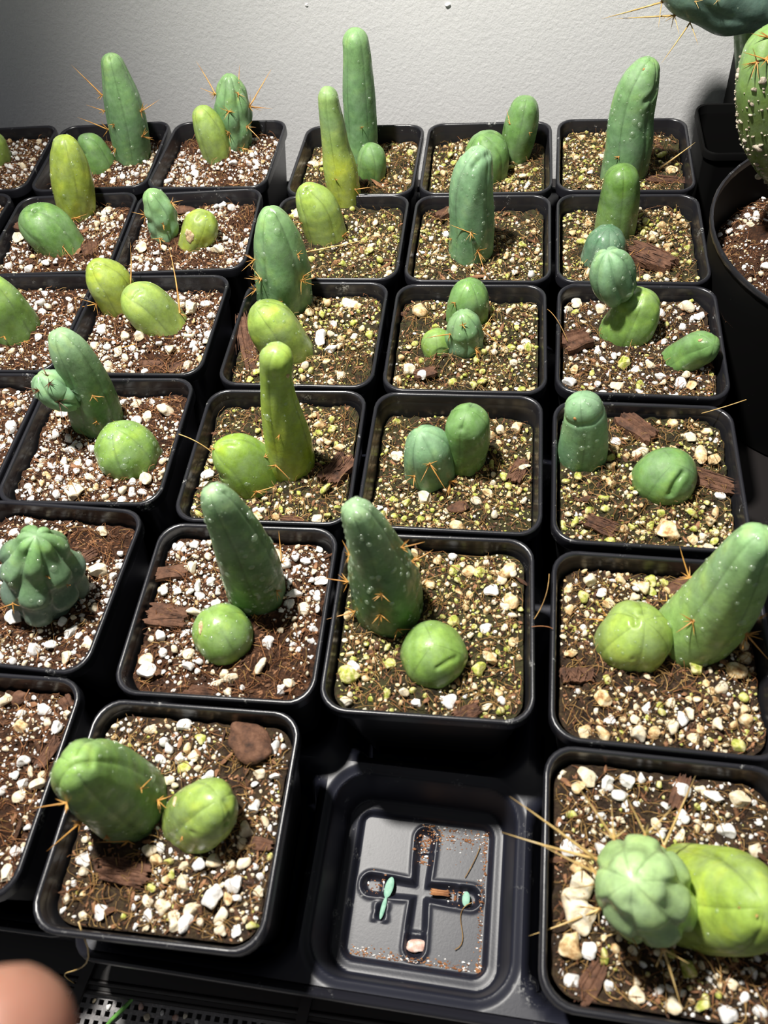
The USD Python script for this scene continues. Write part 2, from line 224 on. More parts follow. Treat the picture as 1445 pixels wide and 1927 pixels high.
    {'id': 'L1b', 'pot': 'L1', 'label': 'small green egg-shaped cactus cutting at the foot of the tallest column', 'col': 'G', 'n': 5, 'g': 0.04, 'd': 10, 'p': [(16.1, -11.3, -13, 9.9), (17.8, -11.1, 0.9, 10.1), (17.6, -11.2, 6.4, 7)], 'a': [(16, 14, 3, 6.8, [])]},
    {'id': 'L2a', 'pot': 'L2', 'label': 'tall bent cactus finger with bright yellow base and pale green tip', 'col': 'YB', 'n': 4, 'g': 0.07, 'd': 60, 'p': [(3.5, -46, -10.5, 11), (2.7, -46.1, 13.3, 11.4), (1.5, -46.2, 30.2, 9), (1.3, -46.3, 46.1, 8.1), (0.8, -46.3, 59.6, 6.9), (1, -46.3, 63.2, 6.6)], 'a': [(20, 1, 3, 4.9, []), (14, 15, 2, 7.1, [(13, 3.5, 0.2)])]},
    {'id': 'L2b', 'pot': 'L2', 'label': 'yellow-green ribbed cactus cutting leaning left below the bent yellow finger', 'col': 'YG', 'n': 5, 'g': 0.07, 'd': 20, 'p': [(-5.3, -79.7, -10.5, 14.2), (-7.5, -80, 8.1, 13.8), (-11.5, -80.5, 17.3, 9.6)], 'a': [(40, 109, 3, 6.2, []), (14, 26, 4, 7, [])], 'folds': [(-13.3, -86.3, 24.6, -8.4, -82.8, 26.1, 1.3, 1.3)]},
    {'id': 'L3a', 'pot': 'L3', 'label': 'big spiny green column with pale waxy skin in the third row', 'col': 'GB', 'n': 5, 'g': 0.07, 'd': 70, 'p': [(-19.5, -152.7, -10.5, 16.5), (-16.4, -152.3, 12.3, 16.8), (-15, -152.1, 30.9, 14.7), (-14.9, -152.1, 45, 11.1), (-14.9, -152.1, 49.7, 8.3)], 'a': [(47, 104, 6, 7.3, [(-5.5, 2.2, 2.5), (-6.2, -6, -3.1)]), (38, 113, 6, 9.2, [(-9, -0.3, 1.3), (-7, 6.8, 5.9)]), (35, 24, 6, 8.7, [(-14.4, 0.3, 2.7), (7.1, 2.4, 0.5)]), (25, 6, 4, 5, []), (37, 27, 5, 6.8, [(6.1, 4.3, 2)]), (24, 103, 5, 7.6, [(-6, -5.2, -2.6)]), (51, 26, 4, 4.8, [])], 'folds': [(-18.3, -156.1, 56, -13.2, -154.5, 57.5, 1.5, 1.5)]},
    {'id': 'L3b', 'pot': 'L3', 'label': 'smooth yellow-green wedge-shaped cutting leaning left in front of the big spiny column', 'col': 'YG', 'n': 4, 'g': 0.04, 'd': 25, 'p': [(-9.5, -191.3, -10.5, 15.1), (-14.5, -191.9, 8.4, 14.3), (-17.6, -192.3, 15.3, 9.9)], 'a': [], 'folds': [(-18.8, -194.5, 24.9, -14, -192, 24.3, 1.2, 1.2)]},
    {'id': 'L4a', 'pot': 'L4', 'label': 'tall bright yellow-green cactus finger with a narrowed neck and round tip', 'col': 'Y2', 'n': 4, 'g': 0.03, 'd': 50, 'p': [(8.9, -277.8, -10.5, 12.8), (11.6, -277.5, 14.2, 11.4), (12.1, -277.4, 33.6, 9.4), (14.1, -277.2, 54.1, 7.3), (16.5, -276.9, 66.1, 7.6)], 'a': [(13, 78, 4, 4.8, [(8.1, -4.6, -4.6)]), (26, 3, 2, 3.6, [])], 'scars': [(47, 15, 1.7, 2.6)]},
    {'id': 'L4b', 'pot': 'L4', 'label': 'fat olive-green cactus cutting leaning left beside the yellow-green finger', 'col': 'YD', 'n': 4, 'g': 0.05, 'd': 35, 'p': [(-9.9, -285.5, -10.5, 15.6), (-14.1, -286.1, 5.4, 12.4), (-17.7, -286.5, 9.6, 8.5)], 'a': [(22, 14, 6, 6.5, [(11, 4.6, 1.3), (-3.2, -2.7, -1.3)]), (79, 9, 3, 3.2, []), (19, 39, 4, 6, [(6.6, -4.8, -4.5)]), (39, 34, 3, 3.7, []), (0, 17, 3, 6.6, [(8.8, -6, -5.7)])], 'folds': [(-20.5, -288.6, 17.3, -12.3, -286.8, 18.2, 1.3, 1.3)]},
    {'id': 'L5a', 'pot': 'L5', 'label': 'tall dark green leaning column covered in water drops, pale folded tip', 'col': 'GDB', 'n': 5, 'g': 0.05, 'd': 150, 'p': [(7.1, -354.6, -10.5, 13.5), (9.8, -354.3, 15.3, 12.9), (10.1, -354.3, 38.8, 10.7), (9.1, -354.4, 55.2, 8.5), (8.3, -354.5, 65.4, 6.9), (8.1, -354.5, 67.2, 5.8)], 'a': [(10, 8, 4, 3.4, []), (21, 26, 5, 5.2, []), (25, 43, 4, 4.8, [(-2.8, 11.3, 8.3)])], 'folds': [(4.7, -358.2, 70.1, 13.2, -354.1, 69.8, 1, 1)]},
    {'id': 'L5b', 'pot': 'L5', 'label': 'round green cactus ball with a corky pale lower edge beside the drop-covered column', 'col': 'GY', 'n': 4, 'g': 0.04, 'd': 40, 'p': [(-2.1, -378.1, -10.5, 13.2), (-2.1, -378.1, -5.7, 13.6), (-2.1, -378.1, -2.2, 11.7)], 'a': [], 'scars': [(44, 70, 2.3, 6)]},
    {'id': 'L6a', 'pot': 'L6', 'label': 'thick dark green cactus leaning left in the nearest complete pot', 'col': 'GD', 'n': 5, 'g': 0.07, 'd': 60, 'p': [(-23.7, -453.6, -10.5, 16.3), (-24, -453.3, 11.5, 15), (-24.5, -453.4, 29.5, 12.7), (-23.3, -454.4, 39.5, 9.3)], 'a': [(39, 34, 4, 4.4, [(3.3, 4, 2.2)]), (22, 34, 6, 5.4, [(5.2, 2.6, 0.9), (3.5, -2.7, -2.5)]), (61, 0, 6, 5.2, [(-11.7, -2.5, 0.2), (-3.4, 1.4, 1.5)]), (36, 117, 6, 5.5, [(-11.3, -9.6, -4.7)]), (23, 5, 5, 3.6, []), (12, 11, 5, 3.7, [(-12.4, -1.2, 1.3)])], 'folds': [(-22.8, -457.2, 48.4, -17, -454.8, 46, 1.1, 1.1), (-17, -454.8, 46, -18.9, -447.7, 44.7, 1.1, 0.9)]},
    {'id': 'L6b', 'pot': 'L6', 'label': 'glossy lime green cactus stub with a torn brown scar, leaning right', 'col': 'YG', 'n': 4, 'g': 0.08, 'd': 25, 'p': [(5.4, -456.8, -10.5, 13.1), (12.9, -456.2, 3.5, 12.2), (17.5, -455.8, 11.5, 9.1)], 'a': [(34, 114, 3, 2.4, [])], 'scars': [(42, 93, 1.6, 4)], 'folds': [(23.9, -455.4, 18, 24.6, -461.2, 11.5, 1.2, 1.2), (11.6, -465.7, 10.1, 24.5, -461.4, 11, 1, 0.8)]},
    {'id': 'M1a', 'pot': 'M1', 'label': 'faceted dark green cactus ball half hidden behind a curved column', 'col': 'G', 'n': 7, 'g': 0.07, 'd': 20, 'p': [(97.4, -6.5, -14, 15.1), (97.7, -6.5, 1, 15.5), (96.6, -6.6, 4.6, 12.4)], 'a': []},
    {'id': 'M1b', 'pot': 'M1', 'label': 'smooth green upright cactus oval in the back row, right of the faceted ball', 'col': 'G', 'n': 4, 'g': 0.035, 'd': 40, 'p': [(116.8, 16.6, -14, 10.7), (119.8, 17, 5.4, 12.3), (121.6, 17.2, 18.4, 10.2)], 'a': [(35, 73, 2, 5.8, [(-2.4, 8.3, 6.2)]), (32, 9, 2, 3.7, [])]},
    {'id': 'M2', 'pot': 'M2', 'label': 'tall blue-green column curving right alone in its pot, second row from the back', 'col': 'BG2', 'n': 4, 'g': 0.06, 'd': 110, 'p': [(92, -99, -10.5, 14.6), (92.8, -98.9, 11.4, 14.1), (92.1, -99, 29.6, 13.3), (93.5, -98.8, 44.9, 11.7), (95.6, -98.6, 51.9, 8.5)], 'a': [(32, 5, 5, 6.4, [(-13.3, 3, 4.3)]), (19, 11, 7, 8.5, [(6, -12.3, -9.5), (-2.6, -5.2, -3.2)]), (9, 36, 6, 8.1, [(5.7, -1.7, -2.2)]), (22, 105, 3, 4, [])], 'folds': [(93.8, -107.7, 53.4, 102.4, -100.2, 56.7, 1.8, 2.1)]},
    {'id': 'M3a', 'pot': 'M3', 'label': 'green ribbed oval cactus at the rear of a cluster of three', 'col': 'G', 'n': 6, 'g': 0.05, 'd': 30, 'p': [(93, -160.2, -10.5, 12.6), (94.6, -160, 3.9, 11.7), (94.6, -160, 7.3, 9.2)], 'a': [(36, 74, 4, 4.2, [])]},
    {'id': 'M3b', 'pot': 'M3', 'label': 'grey blue-green knobbly cactus at the front of a cluster of three', 'col': 'BG', 'n': 7, 'g': 0.1, 'k': 0.03, 'd': 50, 'p': [(93.2, -187.7, -10.5, 11), (93.9, -187.6, 5.2, 10.1), (93.3, -187.7, 10.2, 7.6)], 'a': [(46, 4, 5, 4.1, []), (37, 72, 5, 4.7, [(-13.6, -3.4, -0)]), (32, 23, 6, 6.5, [(4.5, 7.9, 4.7), (10.4, -7.2, -6.8)]), (23, 12, 6, 5.9, [(2.3, -8.1, -6)])]},
    {'id': 'M3c', 'pot': 'M3', 'label': 'small round green cactus ball at the left of a cluster of three', 'col': 'GY', 'n': 5, 'g': 0.03, 'd': 20, 'p': [(78.4, -188.1, -10.5, 9.2), (78.4, -188.1, -6.7, 9.4), (78.4, -188.1, -4.3, 8.1)], 'a': []},
    {'id': 'M4a', 'pot': 'M4', 'label': 'pointed blue-green cactus with radiating spines in the centre of the trays', 'col': 'BG2', 'n': 6, 'g': 0.08, 'd': 40, 'p': [(81.7, -273.8, -15, 13.3), (81.1, -273.9, 2.7, 12.3), (79.6, -274.1, 10.2, 7.9)], 'a': [(35, 6, 8, 7.3, [(8.2, -9.1, -7.8), (-4.4, -7.5, -4.5)]), (21, 76, 5, 8, [(-6.4, -4, -1.7)]), (13, 15, 7, 9.2, [(-2.5, -6.9, -4.4)]), (2, 24, 5, 5, [])]},
    {'id': 'M4b', 'pot': 'M4', 'label': 'smooth green cactus with a clefted top right of the pointed one', 'col': 'G', 'n': 4, 'g': 0.04, 'd': 40, 'p': [(97.3, -265.5, -15, 11.7), (100.4, -265.2, 5, 11.5), (100.4, -265.2, 13, 11)], 'a': [(42, 109, 5, 7.4, [(10.3, 4.6, 1.4)])], 'folds': [(102.3, -260.7, 22.9, 97.9, -273.6, 19.7, 1.3, 1.8)]},
    {'id': 'M5a', 'pot': 'M5', 'label': 'tall tapering dark green column leaning left, pale blue-green tip with large drops', 'col': 'GDB', 'n': 5, 'g': 0.05, 'd': 170, 'p': [(70.2, -356.6, -10.5, 16.5), (70.5, -356.6, 15.1, 15.3), (68.4, -356.8, 38.8, 11), (66, -357.1, 57, 8.2), (64.4, -357.3, 65.1, 6.3)], 'a': [(20, 65, 8, 6.9, [(-12.9, 0.2, 2.4), (-3.9, 2.3, 2.3)]), (10, 70, 8, 7.1, [(-12.3, -4.3, -0.9)]), (27, 5, 6, 4.8, [(3.8, -1.7, -1.8)]), (18, 3, 7, 5.8, [(4.3, -1.7, -1.9), (-3.5, -3, -1.5)]), (10, 8, 6, 5.6, [(7.4, 1.7, -0.1)]), (34, 25, 7, 6, [(8.5, 2.9, 0.6)]), (27, 25, 7, 6.6, [(7.7, 4.9, 2.1)]), (36, 68, 4, 4.3, [(-2.6, 4.9, 3.8)]), (13, 27, 5, 5.2, [])]},
    {'id': 'M5b', 'pot': 'M5', 'label': 'big round green cactus ball with a wet puckered crease on top', 'col': 'GY', 'n': 3, 'g': 0, 'd': 8, 'p': [(92.5, -380, -10.5, 14), (92.7, -380.7, -5.5, 14.4), (92.9, -381.3, -1.7, 12.4)], 'a': [], 'folds': [(95.8, -391.2, 5.1, 103, -385.9, 4.9, 1.1, 1.1)]},
    {'id': 'R1', 'pot': 'R1', 'label': 'tall wet green column leaning right with a folded tip and a brown eye spot', 'col': 'GB', 'n': 5, 'g': 0.07, 'd': 150, 'p': [(189.5, -14.7, -10.5, 16), (190.6, -14.5, 12.7, 15), (189.3, -14.7, 30.6, 13.6), (190.3, -14.6, 47.9, 12.6), (192.8, -14.2, 57.3, 9.1)], 'a': [(74, 115, 0, 1.9, []), (27, 116, 3, 4.8, [])], 'folds': [(201.3, -17.9, 55.2, 194.8, -25.9, 46.1, 2, 2), (201.5, -16.2, 57.3, 194.8, -15.9, 66, 1.6, 1.6)]},
    {'id': 'R2a', 'pot': 'R2', 'label': 'smooth two-toned green cactus oval standing behind a dark ribbed ball', 'col': 'GP', 'n': 4, 'g': 0.04, 'd': 25, 'p': [(182.6, -75.1, -10.5, 13.3), (181.7, -75.2, 12.9, 12.1), (181, -75.3, 23.6, 10.6)], 'a': []},
    {'id': 'R2b', 'pot': 'R2', 'label': 'dark blue-green ribbed cactus ball mostly hidden by a pale pup in front', 'col': 'BD2', 'n': 8, 'g': 0.06, 'd': 40, 'p': [(173.7, -105.9, -10.5, 13.8), (174, -105.8, 0.7, 12.3)], 'a': [(17, 20, 3, 9.7, [(10.5, 7.4, 3.3)])]},
    {'id': 'R3a', 'pot': 'R3', 'label': 'stout green cactus stump balancing a round lobed pup on its shoulder', 'col': 'GY', 'n': 4, 'g': 0.06, 'd': 15, 'p': [(184.5, -170.5, -10.5, 15.2), (187.7, -170.1, 6.4, 12.3)], 'a': [], 'folds': [(187.5, -173.1, 18.3, 183.9, -178.4, 14.3, 1.4, 1.7)]},
    {'id': 'R3p', 'pot': 'R3', 'parent': 'R3a', 'part': 'pup', 'label': 'round six-lobed pale blue-green pup', 'col': 'BG2', 'n': 6, 'g': 0.2, 'd': 30, 'into': (-0.00335556, 0.0135919, 0), 'gs': 0.9, 'p': [(174.3, -171.7, 22.8, 9.7), (172, -172, 27.5, 11.9), (169.1, -172.4, 36, 10.6)], 'a': []},
    {'id': 'R3b', 'pot': 'R3', 'label': 'green cactus stub lying on its side with a dry tan scar', 'col': 'G', 'n': 5, 'g': 0.05, 'd': 10, 'p': [(211.6, -191.9, -10.5, 10), (218.4, -195.4, 1.5, 9.7), (220.7, -198.7, 6.5, 7.6)], 'a': [], 'scars': [(47, 62, 2.5, 1.7)]},
    {'id': 'R4a', 'pot': 'R4', 'label': 'upright waxy green cactus thumb with a rounded cap and small eye spot', 'col': 'BG2', 'n': 4, 'g': 0.02, 'd': 60, 'cap': 1, 'p': [(157.5, -263.8, -8, 12.1), (156.6, -263.9, 14.6, 10.3), (154.4, -264.1, 26.4, 8.5)], 'a': [(45, 77, 0, 1.2, [])]},
    {'id': 'R4b', 'pot': 'R4', 'label': 'low round green cactus ball with a deep wet slit, no spines', 'col': 'G', 'n': 3, 'g': 0, 'd': 3, 'p': [(196.1, -278.3, -8, 14.5), (196.3, -279.1, -4.7, 14.9), (196.4, -280, -1.1, 13.1)], 'a': [], 'scars': [(24, 4, 10.2, 1.3)], 'folds': [(196.7, -293.3, 1.5, 201.3, -286.6, 9.2, 1.5, 2.5)]},
    {'id': 'R5a', 'pot': 'R5', 'label': 'large bright green column leaning right past the edge of the photo', 'col': 'GBr', 'n': 5, 'g': 0.06, 'd': 110, 'p': [(201.6, -360, -10.5, 16.5), (206.7, -359.3, 15.6, 14.8), (207.9, -359.2, 39.5, 12.1), (208, -359.2, 56.8, 9.2), (208.3, -359.1, 61.1, 8)], 'a': [(22, 72, 7, 5.9, [(-6, -4.4, -2.1), (1.3, -4.4, -3.3), (-4.8, 2.1, 2.3)]), (24, 55, 4, 6.9, [(-4, 10, 7.6), (6.5, 4.5, 2)]), (20, 13, 6, 8.4, [(9.1, -7.1, -6.5), (-2.9, -5.4, -3.3)]), (8, 53, 3, 4.1, []), (25, 16, 3, 4.6, [])]},
    {'id': 'R5b', 'pot': 'R5', 'label': 'squat shiny lime cactus barrel left of the large leaning column', 'col': 'YG', 'n': 6, 'g': 0.05, 'd': 35, 'p': [(176, -366.8, -10.5, 14.8), (176.4, -367.3, -2.1, 15.3), (176.7, -367.5, 2.2, 12.8)], 'a': [(36, 87, 3, 5.4, [(-8.4, -1, 0.8)]), (33, 82, 2, 4.6, [(-4.1, 5, 4.1)])], 'folds': [(170.2, -362, 11.4, 174.2, -369.1, 14.6, 1.3, 1.3), (174.2, -369.1, 14.6, 179.1, -362.8, 13.8, 1.3, 1.3), (174.2, -369.1, 14.6, 174.3, -380.4, 4.7, 1.1, 0.6)]},
    {'id': 'R6a', 'pot': 'R6', 'label': 'blurred pale blue-green cactus seen from above, ringed with long straw spines', 'col': 'PG', 'n': 7, 'g': 0.075, 'd': 0, 'gs': 0.55, 'k': 0.1, 'hi': 1, 'p': [(174.8, -465.4, -10.5, 14.2), (173.8, -467.9, 7.5, 15.2), (168.8, -469.2, 23.5, 14.4), (165.7, -470.4, 33.5, 11)], 'a': [(53, 85, 4, 10.6, [(-30.7, 3.4, 7.7), (-28.4, 13.4, 14.2)]), (53, 74, 4, 7.1, [(-1.3, 9.8, 7), (-13, 12.7, 11.1)]), (53, 61, 4, 7, [(-7.4, 9.3, 7.8), (8.4, 7.7, 3.9)]), (25, 92, 4, 7.4, [(-10.8, -3.4, -0.5), (1.7, 5, 3.2)]), (18, 102, 5, 9.3, [(-23.3, -10.3, -3.2), (-8.2, 0.4, 1.7)]), (40, 115, 5, 7.6, [(-9.6, -3.2, -0.6), (-6.3, 0.3, 1.3)]), (31, 57, 3, 11, [(9.1, 20.5, 12.7)]), (40, 9, 3, 11.8, [(6.8, -14.6, -11.3)]), (63, 91, 3, 8.5, [(-17.5, 5.2, 6.6)])], 'folds': [(178.7, -458.7, 24.7, 161.1, -477.8, 40.6, 2.2, 1.6), (161.1, -455.6, 25.6, 164.3, -469.2, 44.2, 1.6, 1)]},
    {'id': 'R6b', 'pot': 'R6', 'label': 'bright yellow-lime cactus lying against the spine-ringed one, nearest the camera', 'col': 'Y2', 'n': 5, 'g': 0.07, 'd': 6, 'p': [(192, -464.1, -10.5, 17.5), (201.1, -466.7, 3.5, 16.6), (203.5, -469.2, 15.5, 13.1), (203.7, -470.5, 21.5, 9.8)], 'a': [(38, 96, 3, 8.9, [(15, -0.3, -2.8), (5.7, -8.1, -6.6)]), (71, 98, 1, 1.3, []), (78, 112, 2, 1.6, [])], 'folds': [(201.1, -461.8, 26.5, 202.4, -475.7, 29.7, 1.6, 1.6), (189.3, -451.2, 1.6, 200.7, -462, 26.4, 1.4, 0.8)]},
    {'id': 'Sc', 'pot': 'X', 'label': 'pale green cactus paddle crusted with corky scabs in the round pot', 'col': 'GY2', 'n': 5, 'g': 0.06, 'd': 50, 'scab': 1, 'p': [(269.6, -84.3, 32.6, 8.5), (264.2, -85, 45.9, 14.3), (255.1, -86.1, 67.8, 18.9), (247, -87.1, 88.1, 18.2), (242.5, -87.6, 100.3, 14.5)], 'a': [(48, 79, 7, 10.5, [(-12.4, 1.6, 3.3)]), (48, 75, 6, 9.5, [(-7.6, -2, -0.1)]), (53, 1, 5, 10.4, [(-6.3, 1.4, 2.1)])]},
    {'id': 'Bg', 'pot': 'Y', 'label': 'tall green cactus trunk rising from the tall black pot at top right', 'col': 'G2', 'n': 6, 'g': 0.09, 'd': 40, 'p': [(301.2, 81.9, -7.9, 23.3), (290.8, 80.6, 22.4, 23), (281.9, 79.5, 47.1, 21.5), (271.7, 78.3, 76.2, 19.9), (263.3, 77.2, 100.1, 17.2)], 'a': [(31, 0, 5, 13.8, [(-14.2, 4.7, 5.7), (-4.5, -12.5, -7.9)]), (35, 76, 4, 10.3, [])]},
    {'id': 'Bp', 'pot': 'Y', 'parent': 'Bg', 'part': 'branch', 'label': 'drooping grey-blue branch with long straw spines', 'col': 'BT', 'n': 5, 'g': 0.09, 'k': 0.03, 'd': 20, 'p': [(265.4, 53.5, 64.8, 15.6), (247.1, 51.2, 71.9, 21.6), (224.7, 48.5, 84, 22.5), (206.6, 46.3, 97.9, 18.8), (197.7, 45.2, 106.1, 13.5)], 'a': [(33, 66, 5, 11.4, [(-36.8, -12.7, -2.5), (-0.6, -12.9, -8.9)]), (28, 67, 5, 11.5, [(-37.1, -5.5, 2.5), (4.2, -8.8, -6.8)]), (23, 68, 3, 6.8, [(-16.7, -23, -13.1), (6.2, -10.4, -8.3)]), (28, 78, 2, 7.9, [(2.2, -2.9, -2.4)]), (23, 2, 3, 3.3, [])]},
]
ITEMS = {
    'hair_a0': (134.9, -363.4, 1.0),
    'hair_a1': (139.5, -353.0, 4.0),
    'hair_a2': (140.7, -343.4, 6.0),
    'hair_b0': (133.8, -367.2, 1.0),
    'hair_b1': (142.7, -367.3, 1.0),
    'hair_c0': (139.6, -165.4, 1.5),
    'hair_c1': (145.4, -177.3, 3.0),
    'hair_c2': (151.2, -185.3, -4.0),
    'hair_d0': (216.4, -240.3, 0.0),
    'hair_d1': (227.4, -237.9, 3.0),
    'hair_d2': (237.1, -234.7, 5.0),
    'hair_e0': (-50.1, -271.5, 5.0),
    'hair_e1': (-34.6, -273.5, -6.0),
    'needle_R1a': (214.1, -10.5, -8.0),
    'needle_R1b': (236.0, 0.8, 4.0),
    'needle_L2a': (-13.2, -104.5, -6.0),
    'needle_L2b': (29.5, -91.2, -5.0),
    'root_a': (-23.9, -499.8, 1.0),
    'root_b': (-27.3, -496.3, -8.0),
    'root_c': (-62.7, -514.3, -96.0),
    'blade_a': (-36.9, -516.4, -106.0),
    'blade_b': (-43.4, -527.9, -106.0),
    'leaf_a': (76.2, -460.0, -90.5),
    'leaf_b': (74.6, -468.8, -90.0),
    'leaf_c': (111.9, -460.9, -91.0),
    'chip_a': (99.8, -459.4, -92.0),
    'copper': (91.6, -481.6, -93.0),
    'bar_a0': (-54.5, -502.6, -97.0),
    'bar_a1': (-56.7, -524.8, -97.0),
    'bar_b0': (47.3, -505.4, -97.0),
    'bar_b1': (47.9, -517.3, -97.0),
    'line_a0': (-87.5, -509.2, -97.0),
    'line_a1': (27.3, -514.4, -97.0),
    'line_b0': (-88.3, -512.5, -97.0),
    'line_b1': (27.7, -518.7, -97.0),
}
